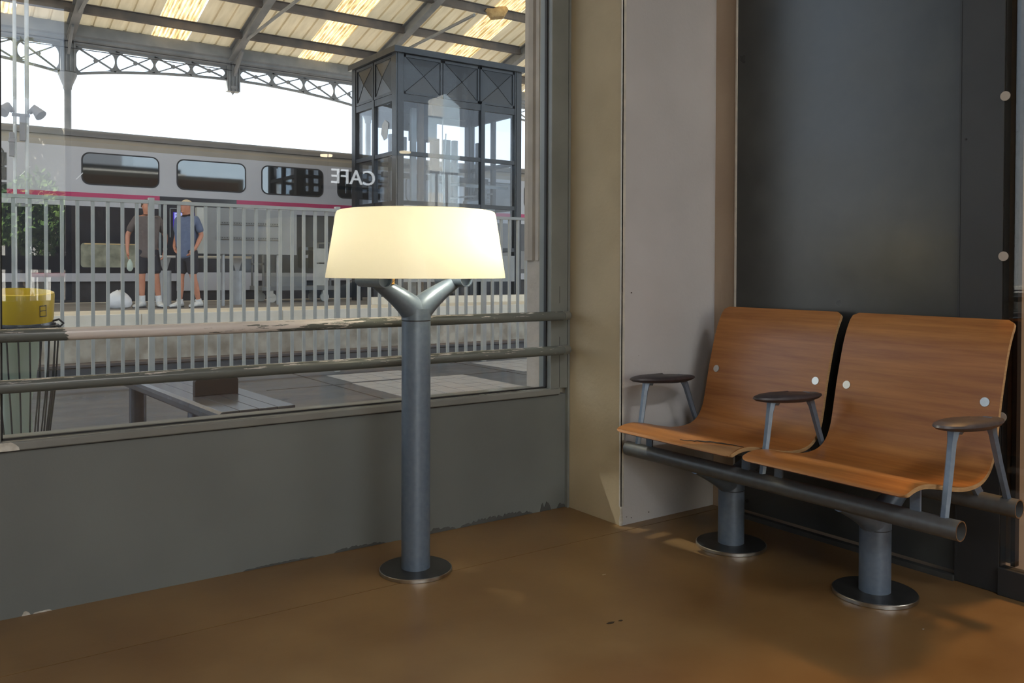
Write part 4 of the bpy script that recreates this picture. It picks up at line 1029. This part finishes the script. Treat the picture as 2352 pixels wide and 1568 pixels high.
def person(name, label, loc, rot, headturn, arms, legs, shirt, cap=False, polo=False):
    P = thing(name, label, 'person', loc, rot)
    V = []; E = []; R = []
    def v(p, r): V.append(p); R.append(r); return len(V) - 1
    def e(a, b): E.append((a, b))
    pel = v((0, 0, .93), (.125, .095)); sp1 = v((0, 0, 1.10), (.14, .11)); ch = v((0, .01, 1.30), (.165, .115)); nb_ = v((0, .01, 1.455), .065)
    nk = v((0, -.003, 1.500), .058); hd = v((0, -.022, 1.560), (.080, .098)); ht = v((0, -.015, 1.645), (.092, .108)); tp = v((0, -.005, 1.705), (.065, .078))
    for a, b in ((pel, sp1), (sp1, ch), (ch, nb_), (nb_, nk), (nk, hd), (hd, ht), (ht, tp)): e(a, b)
    for s, (el, wr, hn) in zip((-1, 1), arms):
        sh_ = v((s * .165, .01, 1.405), .06); e(ch, sh_)
        up = v(tuple((Vector((s * .165, .01, 1.405)) + Vector(el)) / 2), .047); e(sh_, up)
        a = v(el, .040); e(up, a)
        fa = v(tuple((Vector(el) * .6 + Vector(wr) * .4)), .038); e(a, fa)
        b = v(wr, .026); e(fa, b)
        pc_ = v(hn, (.034, .018)); e(b, pc_)
        d = (Vector(hn) - Vector(wr)).normalized()
        for q, (off, ln) in enumerate(((-.027, .060), (-.010, .072), (.008, .068), (.024, .052))):
            k1 = v(tuple(Vector(hn) + Vector((0, off, 0)) + d * .035), .0095); k2 = v(tuple(Vector(hn) + Vector((-s * .012, off, 0)) + d * (.035 + ln * .6)), .0085); k3 = v(tuple(Vector(hn) + Vector((-s * .03, off, 0)) + d * (.03 + ln * .95)), .0075)
            e(pc_, k1); e(k1, k2); e(k2, k3)
        t1 = v(tuple(Vector(hn) + Vector((-s * .01, -.036, .012))), .011); t2 = v(tuple(Vector(hn) + Vector((-s * .02, -.052, -.02))), .0095); e(pc_, t1); e(t1, t2)
    for s, (kn, an, toe) in zip((-1, 1), legs):
        hp = v((s * .085, 0, .86), (.095, .10)); e(pel, hp)
        th = v(tuple((Vector((s * .085, 0, .86)) + Vector(kn)) / 2), .078); e(hp, th)
        a = v(kn, .054); e(th, a)
        cf = v(tuple(Vector(kn) * .62 + Vector(an) * .38 + Vector((0, .012, 0))), .055); e(a, cf)
        b = v(an, .034); e(cf, b)
        f = v((toe[0] * .4 + an[0] * .6, toe[1] * .4 + an[1] * .6, .045), (.022, .02)); e(b, f)
    body = skinned('body', V, E, R, M['skin'], P)
    # clothing
    V2 = []; E2 = []; R2 = []
    def v2(p, r): V2.append(p); R2.append(r); return len(V2) - 1
    az = v2((0, 0, .765), (.175, .145)); a0 = v2((0, 0, .84), (.190, .150)); a1 = v2((0, 0, 1.06), (.172, .14)); a2 = v2((0, .01, 1.28), (.185, .135)); a3 = v2((0, .01, 1.42), (.12, .085)); a4 = v2((0, .008, 1.462), .072)
    E2 += [(az, a0), (a0, a1), (a1, a2), (a2, a3), (a3, a4)]
    for s, (el, wr, hn) in zip((-1, 1), arms):
        q0 = v2((s * .17, .01, 1.405), .074); S0 = Vector((s * .17, .01, 1.405)); el_ = Vector(el)
        q1 = v2(tuple(S0 * .5 + el_ * .5), .068); q2 = v2(tuple(S0 * .12 + el_ * .88), .066); E2 += [(a2, q0), (q0, q1), (q1, q2)]
    skinned('shirt', V2, E2, R2, shirt, P, root=2)
    V3 = []; E3 = []; R3 = []
    def v3(p, r): V3.append(p); R3.append(r); return len(V3) - 1
    b0 = v3((0, 0, 1.0), (.155, .125)); b1 = v3((0, 0, .86), (.168, .135)); E3 += [(b0, b1)]
    for s, (kn, an, toe) in zip((-1, 1), legs):
        K_ = Vector(kn); H_ = Vector((s * .09, 0, .82)); c0_ = v3(tuple(H_), .112); c1_ = v3(tuple(H_ * .45 + K_ * .55), .10); c2_ = v3(tuple(H_ * .08 + K_ * .92), .096); E3 += [(b1, c0_), (c0_, c1_), (c1_, c2_)]
    skinned('shorts', V3, E3, R3, M['shorts'], P)
    for s, (kn, an, toe) in zip((-1, 1), legs):
        A = Vector(an); K_ = Vector(kn); d = (K_ - A).normalized()
        if not cap or True:
            hgt = .11 if not cap else .05
            obj('sock', MB().tube([A - d * .02, A + d * hgt * .5, A + d * hgt], [.050, .049, .050], 14), M['sock'], P, smooth=True)
        T = Vector(toe); dr_ = Vector((T.x - A.x, T.y - A.y, 0)).normalized(); pr_ = Vector((-dr_.y, dr_.x, 0))
        def ring(c, w_, h_, z0):
            return [c + pr_ * w_ * math.cos(t) + Vector((0, 0, z0 + h_ * (.5 + .5 * math.sin(t)))) for t in [2 * PI * k / 14 for k in range(14)]]
        base = Vector((A.x, A.y, 0))
        shm = MB(); shm.loft([ring(base - dr_ * .075, .028, .07, .012), ring(base - dr_ * .055, .042, .10, .01), ring(base, .048, .115, .008), ring(base + dr_ * .07, .05, .085, .008), ring(base + dr_ * .14, .052, .062, .008), ring(base + dr_ * .19, .043, .048, .01), ring(base + dr_ * .215, .02, .03, .014)])
        so_ = obj('shoe', shm, M['shoe'], P, smooth=True)
        obj('shoe_sole', MB().loft([[base + dr_ * a_ + pr_ * (b_ * w_) + Vector((0, 0, z_)) for a_, b_, z_ in ((-.08, -.6, zz), (-.05, -1, zz), (.12, -1.1, zz), (.2, -.7, zz), (.222, 0, zz), (.2, .7, zz), (.12, 1.1, zz), (-.05, 1, zz), (-.08, .6, zz))] for zz, w_ in ((0, .048), (.016, .05))]), M['sole'], so_)
    # head details, turned with the head
    H = bpy.data.objects.new('face', None)
    def hp_(x, y, z_):  # rotate about the neck axis
        c, s_ = math.cos(headturn), math.sin(headturn); y0 = -.015
        return (x * c - (y - y0) * s_, x * s_ + (y - y0) * c + y0, z_)
    fm = MB(); fm.tube([hp_(0, -.097, 1.630), hp_(0, -.108, 1.608), hp_(0, -.118, 1.590), hp_(0, -.104, 1.582)], [.006, .009, .0125, .007], 8)
    fm.tube([hp_(-.038, -.086, 1.638), hp_(0, -.096, 1.641), hp_(.038, -.086, 1.638)], [.006, .009, .006], 8)
    fm.tube([hp_(-.032, -.070, 1.532), hp_(0, -.088, 1.530), hp_(.032, -.070, 1.532)], [.012, .017, .012], 8)
    for s in (-1, 1): fm.tube([hp_(s * .072, -.002, 1.572), hp_(s * .083, .004, 1.595), hp_(s * .079, .006, 1.618)], [.006, .011, .007], 8)
    obj('facial_features', fm, M['skin'], P, smooth=True)
    for s in (-1, 1): obj('eye', MB().tube([hp_(s * .030 - .009, -.0925, 1.618), hp_(s * .030 + .009, -.0925, 1.618)], .0058, 8), M['eye'], P, smooth=True)
    obj('mouth', MB().tube([hp_(-.022, -.090, 1.560), hp_(0, -.098, 1.559), hp_(.022, -.090, 1.560)], .0042, 6), M['lip'], P, smooth=True)
    # hair or cap as a partial dome
    dm = MB(); rings = []
    for i in range(8):
        t = i / 7 * (PI / 2); zz = 1.640 + .090 * math.sin(t) ; sc = math.cos(t)
        rings.append([Vector(hp_(.083 * max(sc, .03) * math.cos(a), -.008 + (.102 * max(sc, .03)) * math.sin(a), zz + (0 if i else (.035 if math.sin(a) < -.3 else -.045 if math.sin(a) > .3 else 0)))) for a in [2 * PI * k / 24 for k in range(24)]])
    dm.loft(rings, cap=True)
    if cap:
        co_ = obj('cap', dm, M['cap'], P, smooth=True)
        bm_ = MB(); 
        bm_.loft([[Vector(hp_(.075 * math.cos(a), -.085 - q * .075 * math.sin(a), 1.652 - .012 * q)) for a in [PI * k / 10 for k in range(11)]] for q in (.0, 1.0)], cap=False, closed=False)
        obj('cap_peak', bm_, M['cap'], co_)
    else:
        obj('hair', dm, M['hair'], P, smooth=True)
    if polo:
        obj('collar', MB().tube([(.075 * math.cos(a), .01 + .07 * math.sin(a), 1.475 + .02 * math.sin(a)) for a in [2 * PI * k / 16 for k in range(17)]], .012, 6), M['shorts'], P, smooth=True)
    return P

m1 = person('person', 'man in a taupe T-shirt and black shorts standing behind the railing, head turned right', (3.12, 14.45, PZ), math.radians(-8), math.radians(42),
            [((-.285, .04, 1.16), (-.295, -.03, .92), (-.290, -.055, .84)), ((.270, .05, 1.15), (.255, -.06, .93), (.235, -.085, .85))],
            [((-.085, -.01, .49), (-.08, .02, .085), (-.18, -.11, .05)), ((.125, -.01, .49), (.17, .03, .085), (.19, -.12, .05))], M['shirt1'])
obj('wristwatch', MB().tube([(.256, -.052, .945), (.2555, -.057, .925)], .033, 14), M['watch'], m1, smooth=True)
pb = MB(); pb.loft([[(r * math.cos(a) * .6, r * math.sin(a) * .4, zz) for a in [2 * PI * k / 12 for k in range(12)]] for zz, r in ((0, .03), (.04, .08), (.12, .07), (.19, .02))])
tag(obj('carrier_bag', pb, M['bag'], smooth=True, loc=(2.84, 14.35, PZ + .58)), 'small translucent plastic bag held in the hand of the man in taupe', 'bag')
person('person', 'man in a tan cap, slate blue polo shirt and black shorts looking left', (3.66, 14.2, PZ), math.radians(-50), math.radians(-22),
       [((-.22, .05, 1.16), (-.16, -.10, .98), (-.12, -.13, .93)), ((.22, .07, 1.16), (.20, -.05, .96), (.17, -.09, .90))],
       [((-.09, -.03, .49), (-.12, -.02, .085), (-.13, -.18, .05)), ((.10, .02, .49), (.12, .14, .085), (.11, -.02, .05))], M['shirt2'], cap=True, polo=True)
